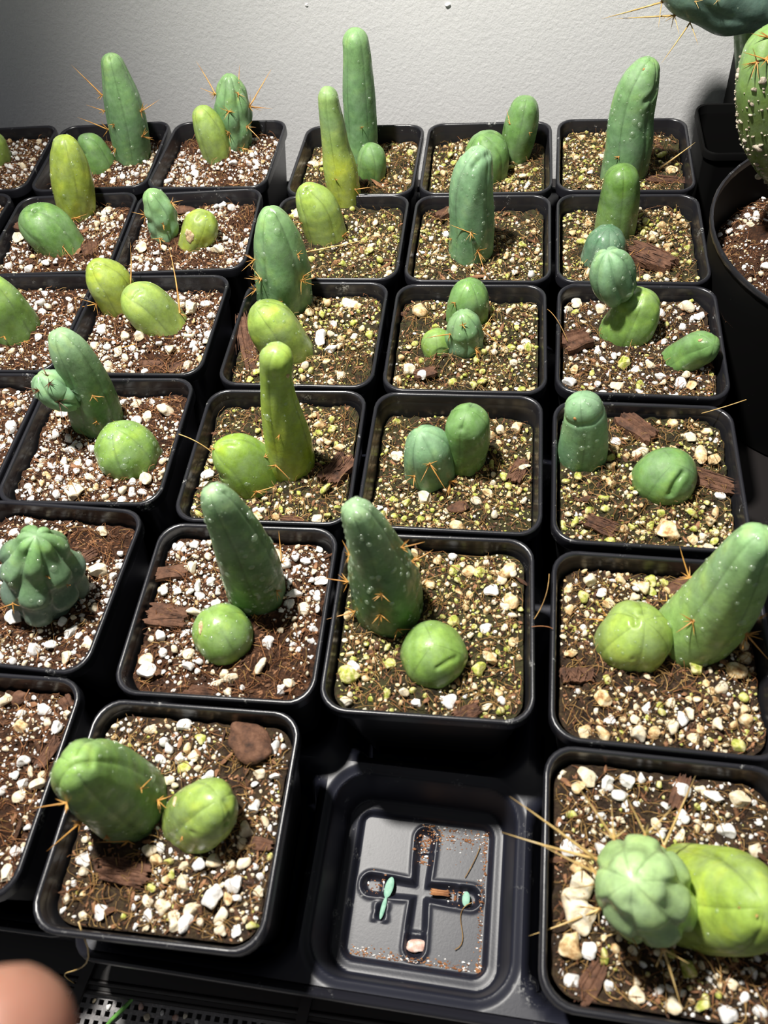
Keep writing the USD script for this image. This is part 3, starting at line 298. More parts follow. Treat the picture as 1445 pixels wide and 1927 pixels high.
CHIPS = [
    ('M2', 66.2, -47.4, 16.7, 9.4, 46, 'bark'),
    ('L3', -39.5, -191.0, 39.6, 10.1, -71, 'husk'),
    ('R3', 153.9, -181.9, 16.0, 12.7, 29, 'bark'),
    ('R4', 185.2, -242.6, 20.0, 11.0, -44, 'bark'),
    ('R4', 222.1, -275.1, 31.3, 8.8, -21, 'husk'),
    ('L4', 36.0, -282.2, 18.4, 12.6, 63, 'husk'),
    ('L6', 21.7, -424.5, 18.4, 13.7, -4, 'clod'),
    ('L5', -39.9, -346.0, 14.3, 6.7, 16, 'bark'),
    ('L5', -35.6, -371.6, 18.2, 10.4, -1, 'husk'),
    ('R5', 205.2, -326.1, 14.6, 10.6, 16, 'clod'),
    ('R2', 201.6, -107.4, 27.5, 15.6, -38, 'husk'),
    ('A3', -91.4, -204.9, 14.5, 8.8, 2, 'clod'),
    ('A3', -74.4, -208.7, 10.6, 5.6, 39, 'husk'),
    ('A2', -121.3, -36.0, 19.5, 8.4, -15, 'clod'),
    ('A5', -82.4, -340.2, 8.5, 7.4, 49, 'husk'),
    ('A6', -63.5, -437.5, 12.1, 4.9, 72, 'husk'),
    ('A6', -86.2, -411.8, 5.4, 8.0, -59, 'clod'),
    ('A6', -62.6, -412.7, 6.1, 5.6, -45, 'bark'),
    ('L6', 33.0, -463.5, 9.5, 4.5, -3, 'bark'),
    ('L6', -17.6, -478.5, 19.5, 8.2, -3, 'husk'),
    ('M3', 73.3, -210.1, 12.0, 7.2, 16, 'husk'),
    ('M5', 109.0, -404.4, 11.1, 5.7, 26, 'husk'),
    ('M4', 126.7, -271.7, 13.3, 7.6, 68, 'husk'),
    ('M4', 97.6, -295.3, 10.7, 6.9, -9, 'clod'),
    ('R4', 165.7, -306.9, 13.6, 7.5, -21, 'husk'),
    ('R5', 153.5, -384.0, 6.1, 13.4, -82, 'husk'),
    ('R6', 191.9, -425.6, 13.0, 5.3, 67, 'bark'),
    ('R6', 156.1, -495.3, 13.9, 6.5, 58, 'bark'),
    ('R3', 180.4, -177.6, 16.0, 10.8, -41, 'clod'),
    ('R1', 220.5, -20.7, 27.8, 7.1, 6, 'husk'),
    ('B2', -167.0, -98.7, 15.0, 10.9, -65, 'bark'),
    ('B2', -236.9, -75.0, 10.7, 7.6, 0, 'bark'),
    ('L5', -8.7, -404.2, 16.9, 4.2, -0, 'husk'),
    ('M5', 66.6, -318.6, 6.7, 5.1, 4, 'clod'),
    ('L4', 19.4, -313.8, 16.2, 4.7, -1, 'bark'),
    ('R6', 146.5, -466.6, 13.3, 13.5, 6, 'c'),
    ('R6', 145.5, -477.7, 13.4, 13.6, 6, 'c'),
    ('R6', 154.5, -474.5, 11.2, 11.4, 6, 'c'),
    ('R6', 145.2, -451.8, 8.2, 8.4, 6, 'w'),
    ('R6', 145.9, -487.6, 9.5, 9.6, 7, 't'),
    ('R6', 154.3, -423.5, 9.0, 9.2, 6, 'c'),
    ('R6', 164.0, -424.6, 7.7, 7.9, 6, 'w'),
    ('R6', 172.0, -425.9, 6.1, 6.2, 6, 'w'),
    ('R6', 212.5, -428.5, 9.0, 9.3, 6, 'c'),
    ('R6', 207.7, -439.6, 8.4, 8.7, 6, 'w'),
    ('R6', 194.7, -420.2, 6.8, 7.0, 6, 'w'),
    ('R6', 204.2, -428.3, 7.1, 7.3, 6, 'w'),
    ('R6', 147.6, -497.8, 6.4, 6.5, 7, 'w'),
    ('R6', 162.3, -495.3, 5.3, 5.4, 7, 'w'),
    ('R6', 170.8, -498.9, 5.9, 6.1, 7, 'c'),
    ('R6', 155.5, -485.7, 6.2, 6.3, 7, 'w'),
    ('R4', 195.7, -309.8, 13.9, 14.4, 4, 't'),
    ('R4', 185.3, -262.7, 10.4, 10.7, 3, 'c'),
    ('R4', 175.3, -254.5, 7.4, 7.6, 3, 'w'),
    ('R4', 215.9, -262.8, 10.2, 10.6, 3, 't'),
    ('R4', 226.4, -263.3, 8.6, 8.9, 3, 't'),
    ('R4', 211.2, -251.3, 8.3, 8.6, 3, 'c'),
    ('R4', 226.8, -286.7, 5.8, 6.1, 3, 'w'),
    ('R4', 181.9, -279.1, 5.6, 5.7, 3, 't'),
    ('M5', 129.5, -329.2, 8.8, 8.9, 4, 't'),
    ('M5', 131.4, -347.4, 8.1, 8.2, 4, 't'),
    ('M5', 117.1, -379.1, 7.7, 7.8, 5, 't'),
    ('M5', 74.5, -385.9, 7.4, 7.4, 5, 'a'),
    ('M5', 52.1, -396.0, 10.6, 10.5, 5, 'a'),
    ('M5', 116.3, -346.3, 7.2, 7.3, 4, 'w'),
    ('M5', 87.2, -401.0, 5.4, 5.4, 5, 'w'),
    ('M5', 87.8, -345.1, 6.9, 6.9, 4, 't'),
    ('M5', 131.1, -369.9, 5.5, 5.6, 5, 't'),
    ('M5', 124.3, -335.4, 6.3, 6.4, 4, 'c'),
    ('R5', 218.0, -376.8, 9.8, 10.2, 5, 't'),
    ('R5', 202.5, -376.7, 7.7, 8.0, 5, 'a'),
    ('R5', 164.1, -394.1, 7.7, 7.9, 5, 't'),
    ('R5', 150.7, -339.1, 5.7, 5.8, 4, 't'),
    ('R5', 181.7, -329.8, 9.4, 9.7, 4, 't'),
    ('R5', 171.1, -328.6, 6.7, 6.8, 4, 't'),
    ('R5', 193.8, -398.9, 5.8, 6.0, 5, 'w'),
    ('R5', 176.4, -401.6, 5.5, 5.6, 5, 'c'),
    ('R5', 201.0, -402.7, 4.9, 5.1, 5, 't'),
    ('R5', 218.8, -397.7, 7.0, 7.2, 5, 't'),
    ('R5', 149.2, -373.4, 6.7, 6.9, 5, 't'),
    ('A5', -73.8, -348.8, 9.2, 8.8, 4, 'c'),
    ('A5', -103.1, -377.5, 11.6, 11.0, 5, 'w'),
    ('A5', -63.3, -388.4, 7.1, 6.8, 5, 'c'),
    ('A5', -75.3, -381.9, 6.7, 6.4, 5, 'w'),
    ('A5', -79.2, -325.1, 6.7, 6.4, 4, 'c'),
    ('L5', -34.2, -399.5, 8.8, 8.5, 5, 'w'),
    ('L5', 17.1, -390.8, 6.7, 6.6, 5, 'c'),
    ('L5', -42.6, -327.5, 6.0, 5.8, 4, 'w'),
    ('L5', 15.6, -322.0, 11.7, 11.5, 4, 'c'),
    ('L5', 30.8, -360.6, 7.9, 7.8, 4, 'c'),
    ('L5', 31.6, -397.0, 5.6, 5.5, 5, 'c'),
    ('L5', -21.3, -378.3, 7.0, 6.8, 5, 'w'),
    ('L5', 18.2, -378.6, 6.8, 6.7, 5, 'w'),
    ('L5', -41.5, -397.6, 6.9, 6.6, 5, 'c'),
    ('L5', -15.0, -351.3, 6.7, 6.6, 4, 'w'),
    ('L5', 5.5, -398.0, 7.6, 7.4, 5, 'c'),
    ('L5', 28.3, -400.5, 5.1, 5.1, 5, 'w'),
    ('L5', -42.8, -356.3, 5.8, 5.6, 4, 'w'),
    ('L6', -38.4, -477.2, 8.1, 7.8, 6, 'w'),
    ('L6', -23.6, -494.2, 7.8, 7.5, 6, 'w'),
    ('L6', 26.8, -478.9, 8.1, 8.0, 6, 'w'),
    ('L6', 19.4, -484.1, 8.9, 8.7, 6, 'w'),
    ('L6', 12.1, -487.8, 7.3, 7.1, 6, 'c'),
    ('L6', 23.9, -489.0, 6.8, 6.7, 6, 'c'),
    ('L6', 8.3, -499.1, 6.3, 6.2, 6, 'c'),
    ('L6', 13.2, -497.2, 7.1, 7.0, 6, 'w'),
    ('L6', 26.7, -436.8, 6.1, 6.0, 6, 'c'),
    ('L6', -31.0, -498.3, 5.7, 5.5, 6, 'c'),
    ('L6', 10.9, -473.1, 5.8, 5.7, 6, 'w'),
    ('L6', 16.2, -471.4, 6.7, 6.5, 6, 'c'),
    ('L6', 25.2, -484.0, 5.2, 5.1, 6, 't'),
    ('L6', 25.5, -495.4, 5.9, 5.8, 6, 'c'),
    ('L6', -23.4, -421.8, 6.5, 6.3, 5, 'c'),
    ('L6', -1.2, -425.3, 5.5, 5.4, 5, 'a'),
    ('L6', -5.3, -437.3, 6.7, 6.6, 6, 'a'),
    ('L6', -1.1, -479.5, 4.1, 4.0, 6, 't'),
    ('L6', -9.0, -443.7, 5.3, 5.2, 6, 'c'),
    ('A6', -92.2, -411.6, 7.4, 7.1, 5, 'c'),
    ('A6', -65.3, -426.6, 6.2, 5.9, 5, 'w'),
    ('A6', -60.9, -450.5, 7.7, 7.4, 6, 'c'),
    ('A6', -70.1, -455.7, 6.8, 6.5, 6, 'c'),
    ('A6', -64.4, -484.4, 6.5, 6.2, 6, 'c'),
    ('A6', -61.2, -419.8, 4.3, 4.2, 5, 'c'),
    ('M4', 98.4, -307.2, 8.9, 8.9, 4, 't'),
    ('M4', 80.5, -290.1, 8.1, 8.1, 3, 'c'),
    ('M4', 63.3, -263.5, 7.4, 7.3, 3, 'c'),
    ('M4', 124.6, -243.0, 7.8, 7.9, 3, 't'),
    ('M4', 133.4, -269.6, 5.4, 5.5, 3, 'c'),
    ('M3', 72.0, -211.8, 7.1, 7.1, 2, 'w'),
    ('M3', 63.4, -207.1, 10.8, 10.8, 2, 'c'),
    ('M3', 134.5, -220.7, 5.7, 5.8, 2, 't'),
    ('M3', 65.3, -158.0, 10.9, 10.8, 1, 't'),
    ('L3', 9.2, -182.7, 10.9, 10.7, 2, 'w'),
    ('L3', 16.1, -191.5, 8.2, 8.1, 2, 'w'),
    ('L3', 24.4, -208.6, 8.6, 8.5, 2, 'c'),
    ('L3', 26.1, -144.3, 10.0, 9.8, 1, 'c'),
    ('R3', 155.1, -203.8, 7.5, 7.6, 2, 't'),
    ('R3', 177.4, -214.2, 8.9, 9.2, 2, 'c'),
    ('R3', 181.5, -197.9, 8.0, 8.2, 2, 'a'),
    ('R3', 215.9, -213.4, 7.6, 7.9, 2, 't'),
    ('R3', 227.6, -157.8, 6.4, 6.7, 1, 'w'),
    ('R3', 218.8, -152.1, 10.0, 10.4, 1, 'c'),
    ('R3', 196.4, -198.2, 6.2, 6.4, 2, 'c'),
    ('A4', -78.5, -249.0, 8.1, 7.7, 3, 'c'),
    ('A4', -69.2, -243.4, 9.3, 9.0, 3, 'c'),
    ('A4', -66.7, -292.2, 8.7, 8.4, 3, 'c'),
    ('A4', -101.0, -304.7, 10.5, 10.0, 3, 'c'),
    ('A4', -109.4, -282.0, 7.3, 6.9, 3, 'c'),
    ('B4', -157.3, -259.5, 10.9, 10.2, 3, 'w'),
    ('A3', -98.8, -129.6, 12.3, 11.7, 1, 'c'),
    ('A3', -104.1, -130.2, 10.9, 10.4, 1, 'w'),
    ('A3', -77.5, -161.4, 11.7, 11.3, 1, 'c'),
    ('A3', -101.2, -188.4, 10.1, 9.7, 2, 'c'),
    ('A3', -113.9, -184.0, 8.9, 8.5, 2, 'c'),
    ('A3', -81.7, -194.7, 8.6, 8.3, 2, 'c'),
    ('A2', -140.1, -101.9, 9.1, 8.6, 0, 'c'),
    ('A2', -74.7, -100.8, 10.3, 9.9, 0, 'c'),
    ('B2', -225.6, -90.2, 10.5, 9.7, 0, 'c'),
    ('L2', -36.2, -53.6, 9.1, 8.8, -0, 'c'),
    ('L1', -29.9, 7.4, 8.1, 7.9, -1, 'c'),
    ('R1', 222.1, -9.5, 9.0, 9.4, -1, 't'),
    ('R2', 203.8, -89.6, 7.0, 7.3, 0, 't'),
]

#<STEM
def _id(s): return sum((k + 3) * ord(c) for k, c in enumerate(s)) % 9973
def stem_surface(pts, rad, s):
    """Rings along a bent, ribbed cactus column: points (rings x sides x 3), normals and what each ring is."""
    NR, NJ = (84, 120) if s.get('folds') or s.get('hi') else (58, 80)
    rng = np.random.default_rng(_id(s['id'])); n = s['n']; g = s['g']; k = s.get('k', 0.0)
    d0 = pts[min(1, len(pts) - 1)] - pts[0]; d0 /= np.linalg.norm(d0)
    P = np.vstack([pts[0] - d0 * .007, pts]); Rr = np.r_[rad[0] * .97, rad]
    if s.get('into'): P[0] = pts[0] + np.array(s['into']); Rr[0] = rad[0] * .75
    L = np.r_[0, np.cumsum(np.linalg.norm(np.diff(P, axis=0), axis=1))]
    u = np.linspace(0, L[-1], 160); C = np.stack([PchipInterpolator(L, P[:, a])(u) for a in range(3)], 1); rr = PchipInterpolator(L, Rr)(u)
    K = np.exp(-(np.arange(-20, 21) / 9.) ** 2); K /= K.sum()
    def sm(q): q = np.asarray(q); e = np.concatenate([2 * q[0] - q[20:0:-1], q, 2 * q[-1] - q[-2:-22:-1]]); return np.convolve(e, K, 'valid')
    C = np.stack([sm(C[:, a]) for a in range(3)], 1); rr = sm(rr)
    tip = C[-1] - C[-12]; tip /= np.linalg.norm(tip)
    send = (u + rr).max(); S = np.linspace(0, send, 500)
    env = np.sqrt(np.clip((rr[None] ** 2 - (S[:, None] - u[None]) ** 2).max(1), 0, None)); env[S < rr[0]] = np.maximum(env[S < rr[0]], np.interp(S[S < rr[0]], u, rr))
    arc = np.r_[0, np.cumsum(np.hypot(np.diff(S), np.diff(env)))]; q = np.linspace(0, arc[-1], NR)
    s_ = np.interp(q, arc, S); R0 = np.interp(q, arc, env); R0[-1] = .02 * R0.max() / NR
    over = np.clip(s_ - L[-1], 0, None); sb = np.minimum(s_, L[-1])
    Cn = np.stack([np.interp(sb, u, C[:, a]) for a in range(3)], 1) + over[:, None] * tip
    T = np.gradient(Cn, axis=0); T /= np.linalg.norm(T, axis=1, keepdims=True) + 1e-12
    toward = np.array([-0.24, -0.97, 0.0])
    A = toward - (T @ toward)[:, None] * T; A /= np.linalg.norm(A, axis=1, keepdims=True); Bn = np.cross(T, A)
    phi = np.arange(NJ) * 2 * np.pi / NJ
    ph0 = rng.uniform(0, 2 * np.pi); t = (s_ / send)[:, None]; tw = rng.uniform(-.25, .25) * t
    dl = np.mod(n * (phi[None] + ph0 + tw), 2 * np.pi); dl = np.minimum(dl, 2 * np.pi - dl) / n   # angle to the nearest groove
    groove = np.exp(-(dl / (.55 / n)) ** 2); rel = (R0 / R0.max())[:, None]
    amp = g * s.get('gs', .74) * (1 + 1.1 * np.clip((.97 - rel) / .5, 0, 1) * (t > .5)) * np.clip(rel / .25, 0, 1)
    m = 1 - amp * (.5 * groove + .5 * (.5 + .5 * np.cos(n * dl)))
    if k:
        rib = np.floor(np.mod(n * (phi[None] + ph0 + tw) / (2 * np.pi), n))
        m = m + k * (1 - groove) * np.sin(2 * np.pi * (3.2 * t + .5 * np.mod(rib, 2))) * np.clip(rel / .4, 0, 1)
    low = sum(rng.normal(0, .016) * np.cos(q_ * phi[None] + rng.uniform(0, 6.28) + rng.normal(0, 3.) * t) for q_ in (1, 2, 2, 3, 3))
    low = low + sum(rng.normal(0, .0045) * np.cos(q_ * phi[None] + rng.uniform(0, 6.28) + rng.normal(0, 11.) * t * min(1, send / .10)) for q_ in (3, 4, 5, 6, 7, 8))
    m = m + low * np.clip(rel / .3, 0, 1)
    if s.get('cap'): m = m - .075 * np.exp(-((t - .78) / .022) ** 2) * np.clip(np.cos(phi[None]) + .5, 0, 1)
    V = Cn[:, None] + (R0[:, None] * m)[..., None] * (np.cos(phi)[None, :, None] * A[:, None] + np.sin(phi)[None, :, None] * Bn[:, None])
    def normals(V):
        du = np.gradient(V, axis=0); dv = np.roll(V, -1, 1) - np.roll(V, 1, 1); N = np.cross(dv, du); N /= np.linalg.norm(N, axis=-1, keepdims=True) + 1e-15; N[-1] = tip
        return -N if np.mean(np.einsum('ijk,ijk->ij', N, V - Cn[:, None])) < 0 else N
    N = normals(V); line = np.zeros(V.shape[:2])
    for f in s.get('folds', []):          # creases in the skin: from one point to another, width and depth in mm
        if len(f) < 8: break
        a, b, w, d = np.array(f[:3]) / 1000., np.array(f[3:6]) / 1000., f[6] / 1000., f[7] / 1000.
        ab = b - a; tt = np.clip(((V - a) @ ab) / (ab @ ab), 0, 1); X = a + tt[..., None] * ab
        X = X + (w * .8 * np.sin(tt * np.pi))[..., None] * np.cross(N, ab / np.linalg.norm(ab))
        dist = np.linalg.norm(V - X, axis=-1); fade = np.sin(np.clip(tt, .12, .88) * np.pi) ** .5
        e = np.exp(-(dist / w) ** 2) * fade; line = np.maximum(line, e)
        V = V - (.85 * d * e - .12 * d * np.exp(-((dist - 2.0 * w) / (1.1 * w)) ** 2) * fade)[..., None] * N
    if s.get('folds'): N = normals(V)
    return V, N, (t, dl, line)
#STEM>

PALETTE = {
    'YG': [(.29, .40, .075), (.34, .50, .085)], 'Y': [(.40, .48, .05), (.36, .49, .06)], 'Y2': [(.31, .42, .03), (.37, .50, .05), (.33, .50, .07)],
    'G': [(.14, .29, .065), (.18, .36, .10)], 'GY': [(.16, .31, .06), (.20, .37, .07), (.27, .45, .08)], 'GB': [(.15, .31, .11), (.17, .34, .15), (.24, .44, .16)],
    'GDB': [(.085, .19, .045), (.12, .25, .085), (.30, .48, .25)], 'GD': [(.10, .20, .045), (.15, .28, .085), (.25, .44, .09)], 'BG': [(.16, .33, .19), (.19, .37, .19), (.25, .45, .17)],
    'BG2': [(.15, .33, .14), (.19, .38, .19), (.26, .47, .24)], 'BD': [(.11, .175, .145), (.13, .21, .15), (.20, .40, .13)], 'BD2': [(.09, .20, .115), (.12, .26, .14)],
    'YD': [(.14, .25, .03), (.20, .34, .035), (.28, .45, .045)], 'GP': [(.22, .37, .12), (.21, .36, .11), (.13, .27, .045), (.15, .30, .06)], 'YB': [(.46, .55, .04), (.46, .56, .05), (.33, .48, .12), (.27, .45, .16)],
    'GBr': [(.25, .44, .09), (.32, .52, .15), (.25, .46, .21)], 'BT': [(.17, .30, .24), (.20, .36, .28)], 'GY2': [(.17, .22, .09), (.17, .25, .065), (.22, .40, .09)], 'PG': [(.27, .42, .11), (.36, .55, .19), (.42, .63, .26)], 'G2': [(.12, .25, .06), (.16, .32, .09)]}

def stem_mesh(s, origin):
    p = np.array(s['p']) / 1000.
    V, N, (t, dl, line) = stem_surface(p[:, :3], p[:, 3], s)
    ni, nj = V.shape[:2]; rng = np.random.default_rng(_id(s['id']) + 5)
    pal = np.array(PALETTE[s['col']]); gy = pal.mean(1, keepdims=True); pal = (gy + (pal - gy) * .94) * .79; tt = np.broadcast_to(t, (ni, nj))
    X = V * 1000; wob = sum(np.sin(X @ rng.normal(0, .16, 3) + rng.uniform(0, 6)) for _ in range(4)) * .06
    x = np.clip(tt * 1.0 + wob * .8, 0, 1)
    col = np.stack([np.interp(x, np.linspace(0, 1, len(pal)), pal[:, c]) for c in range(3)], -1)
    blot = sum(np.sin(X @ rng.normal(0, .4, 3) + rng.uniform(0, 6)) for _ in range(5))
    col = col * (1 + .05 * blot)[..., None]
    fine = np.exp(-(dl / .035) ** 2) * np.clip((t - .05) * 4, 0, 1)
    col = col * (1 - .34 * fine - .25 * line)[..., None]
    yel = np.clip(blot / 3 - .3, 0, 1)[..., None]
    col = col * (1 - .35 * yel) + .35 * yel * (col * np.array([1.35, 1.1, .6]))
    f = grid_faces(ni, nj)
    return V, N, (V.reshape(-1, 3) - origin, f), np.clip(col, .01, .9).reshape(-1, 3)

# ------------------------------------------------------------------ the setting
def boxm(lo, hi):
    m = trimesh.creation.box(bounds=[lo, hi]); return np.array(m.vertices), np.array(m.faces)
W_Y = .12
tag(obj('wall_back', boxm((-1.2, W_Y, -.11), (1.3, W_Y + .1, 1.3)), 'wall_paint'), 'white painted wall with a fine orange-peel texture', 'wall', kind='structure')
wall = stage.GetPrimAtPath('/World/wall_back')
def rock_mesh(rng, r, sub=2, lumps=1, cuts=5, squash=.8):
    ico = trimesh.creation.icosphere(subdivisions=sub); v = np.array(ico.vertices)
    for _ in range(cuts):
        d = rng.normal(size=3); d /= np.linalg.norm(d); c = rng.uniform(.48, .88); q = v @ d; v = v - np.clip(q - c, 0, None)[:, None] * d
    for _ in range(3):
        w = rng.normal(0, 2.0, 3); v = v * (1 + .09 * np.sin(v @ w + rng.uniform(0, 6)))[:, None]
    if lumps > 1:
        for _ in range(lumps):
            d = rng.normal(size=3); d /= np.linalg.norm(d); v = v * (1 + .28 * np.exp(-((1 - (v / np.linalg.norm(v, axis=1, keepdims=True)) @ d) / .22) ** 2))[:, None]
    v = v * np.array([1, rng.uniform(.7, 1), squash * rng.uniform(.8, 1)]); a = rng.uniform(0, 6.28)
    v = v @ np.array([[np.cos(a), np.sin(a), 0], [-np.sin(a), np.cos(a), 0], [0, 0, 1]])
    return v * r, np.array(ico.faces)
_r = np.random.default_rng(3)
for bx, bz, br in ((-.045, .049, .0017), (.062, .0455, .0026), (.02, .085, .0012)):
    v, f = rock_mesh(_r, br, 2); obj('plaster_bump', (v * [1, .5, 1] + [bx, W_Y, bz], f), 'wall_paint', wall, True)
tag(obj('floor', boxm((-.8, -1.2, -.20), (1.0, W_Y, -.19)), 'shelf_plastic'), 'dark floor of the shelf unit under the trays', 'floor', kind='structure')

# shelf deck the trays stand on
sh = thing('shelf', 'black plastic shelf deck under the plant trays', 'shelf', (0, 0, -.0955))
obj('deck', boxm((-.45, -.5115, -.007), (.62, W_Y - .001, 0)), 'shelf_plastic', sh)
lipq = np.array([[-.45, -.5125], [.62, -.5125]])
obj('front_lip', tube(np.array([[-.45, -.5128, .0002], [.62, -.5128, .0002]]), .0013, 8), 'shelf_plastic', sh, True)
obj('front_lip', tube(np.array([[-.45, -.5165, -.0012], [.62, -.5165, -.0012]]), .0011, 8), 'shelf_plastic', sh, True)
obj('front_panel', boxm((-.45, -.5165, -.02), (.62, -.5115, -.0006)), 'shelf_plastic', sh)
for x0, x1 in ((-.0565, -.0605), (.0455, .0430), (.148, .148)):
    v, f = boxm((-.0024, -.075, 0), (.0024, 0, .0022)); v[:, 0] += np.where(v[:, 1] < -.04, (x1 - x0) * 3, 0); obj('shelf_bar', (v + [x0, -.504, .0003], f), 'shelf_plastic', sh)
# perforated flat below the shelf's front edge
hol = []
base = sbox(-.30, -.70, .45, -.5168)
xs = np.arange(-.298, .448, .0042); ys = np.arange(-.545, -.519, .0040)
cut = [sbox(a, b, a + .0024, b + .0021) for a in xs for b in ys]
from shapely.ops import unary_union
plate = trimesh.creation.extrude_polygon(base.difference(unary_union(cut)), .0012)
fl = thing('mesh_flat', 'grey perforated plastic flat showing below the trays at the bottom edge', 'tray', (0, 0, -.1005))
obj('mesh_panel', (np.array(plate.vertices), np.array(plate.faces)), 'mesh_plastic', fl)
obj('pan', boxm((-.30, -.70, -.012), (.45, -.5168, -.006)), 'shelf_plastic', fl)
rng = np.random.default_rng(5)
for k, (px, py, r) in enumerate(((-.052, -.5195, .0013), (-.045, -.5215, .0015), (-.030, -.5195, .0018), (-.026, -.523, .0016), (-.0195, -.5205, .0012), (-.013, -.5215, .0017), (-.009, -.5205, .0012), (-.003, -.522, .0011))):
    v, f = rock_mesh(rng, r, 1); p = obj('grit_stone', (v, f), ['perlite_cream', 'perlite_white', 'copper'][k % 3], None, 40); place(p, (px, py, -.0986))
    tag(p, ('first', 'second', 'fifth', 'fourth', 'third', 'sixth', 'seventh', 'eighth')[k] + ' tiny grit stone from the left on the perforated flat', 'stone', 'grit stones on the perforated flat')
bl = obj('grass_blade', tube(np.array([(-.0335, -.5165, -.0965), (-.037, -.5210, -.0966), (-.0415, -.526, -.0972), (-.047, -.5345, -.0982)]), [.0007, .0010, .0009, .0004], 6), 'grass_green', None, True)
tag(bl, 'thin green blade of grass lying on the perforated flat', 'grass blade')

# ------------------------------------------------------------------ trays with pockets
PX, PY = .0905, .0905
def pocket_h(u, v, cross=True):
    """Height (m) of one tray pocket, u and v in mm from its centre."""
    def rbox(h, r):
        q = np.stack([np.abs(u) - (h - r), np.abs(v) - (h - r)]); return np.hypot(*np.maximum(q, 0)) + np.minimum(q.max(0), 0) - r
    d = rbox(30.5, 4.5)
    def st(a, b, x): x = np.clip((x - a) / (b - a), 0, 1); return x * x * (3 - 2 * x)
    h = -91.5 + 3.6 * st(0, 1.8, d) + .9 * st(2, 6, d) + 28.5 * st(6.6, 10.8, d) + 2.2 * st(10.8, 15.3, d)
    if cross:
        def arm(a, b, L, w): q = np.maximum(np.abs(a) - L, 0); return np.hypot(q, b) - w
        c = np.minimum(arm(u, v, 23, 4.6 - .9 * np.exp(-(u / 13) ** 2)), arm(v, u, 23, 4.6 - .9 * np.exp(-(v / 13) ** 2)))
        fillet = np.hypot(np.maximum(9 - np.abs(u), 0), np.maximum(9 - np.abs(v), 0))
        c = np.minimum(c, np.hypot(u + 17, v + 11) * 1.0 - 1.6 + np.abs(v + 11) * -.55 * (np.abs(v + 11) < 4))
        h = h + .7 * np.exp(-((c - .8) / 1.0) ** 2) - 3.6 * st(.6, -2.2, c)
        for a, b in ((u, v), (v, u)):   # the low dam before each drain hole
            h = h + 1.1 * np.exp(-((np.abs(a) - 17.5) / 1.1) ** 2) * (np.abs(b) < 4.2)
    return h / 1000.
def make_tray(label, cx, cy, yaw, nx, ny, fine):
    T = thing('pot_tray', label, 'tray', (cx, cy, -.0955), yaw, 'pot trays')
    for i in range(nx):
        for j in range(ny):
            n = 122 if (i, j) == fine else 30
            a = np.linspace(-PX / 2, PX / 2, n); b = np.linspace(-PY / 2, PY / 2, n); U, Vv = np.meshgrid(a, b, indexing='ij')
            H = pocket_h(U * 1000, Vv * 1000 * (PX / PY), (i, j) == fine)
            v = np.c_[(U + (i - (nx - 1) / 2) * PX).ravel(), (Vv + (j - (ny - 1) / 2) * PY).ravel(), H.ravel() + .0955]
            obj('pocket', (v, grid_faces(n, n, False)[:, ::-1]), 'pocket_plastic', T, True)
    hx, hy = nx * PX / 2, ny * PY / 2
    prof = [(-.0015, -.0610), (0, -.0575), (.0012, -.0545), (.0030, -.0530), (.0040, -.0535), (.0045, -.0555), (.0042, -.0575), (.0034, -.060), (.0030, -.075), (.0026, -.0945), (.0024, -.0955)]
    rings = []
    for d, z in prof:
        r = .006 + max(d, 0); th = np.linspace(0, np.pi / 2, 6); q = []
        for k, (sx, sy) in enumerate(((1, 1), (-1, 1), (-1, -1), (1, -1))):
            an = th + k * np.pi / 2; q.append(np.c_[sx * (hx + d - r) + r * np.cos(an), sy * (hy + d - r) + r * np.sin(an)])
        q = np.vstack(q); rings.append(np.c_[q, np.full(len(q), z + .0955)])
    obj('outer_rim', (np.vstack(rings), grid_faces(len(rings), 24)), 'tray_plastic', T, 50)
    return T
make_tray('right-hand black pocket tray with one empty pocket at the front', .0945, -.2335, -.97, 3, 6, (1, 0))
make_tray('left-hand black pocket tray, full of pots, cut off by the photo edge', -.1905, -.2245, 0.0, 3, 6, None)

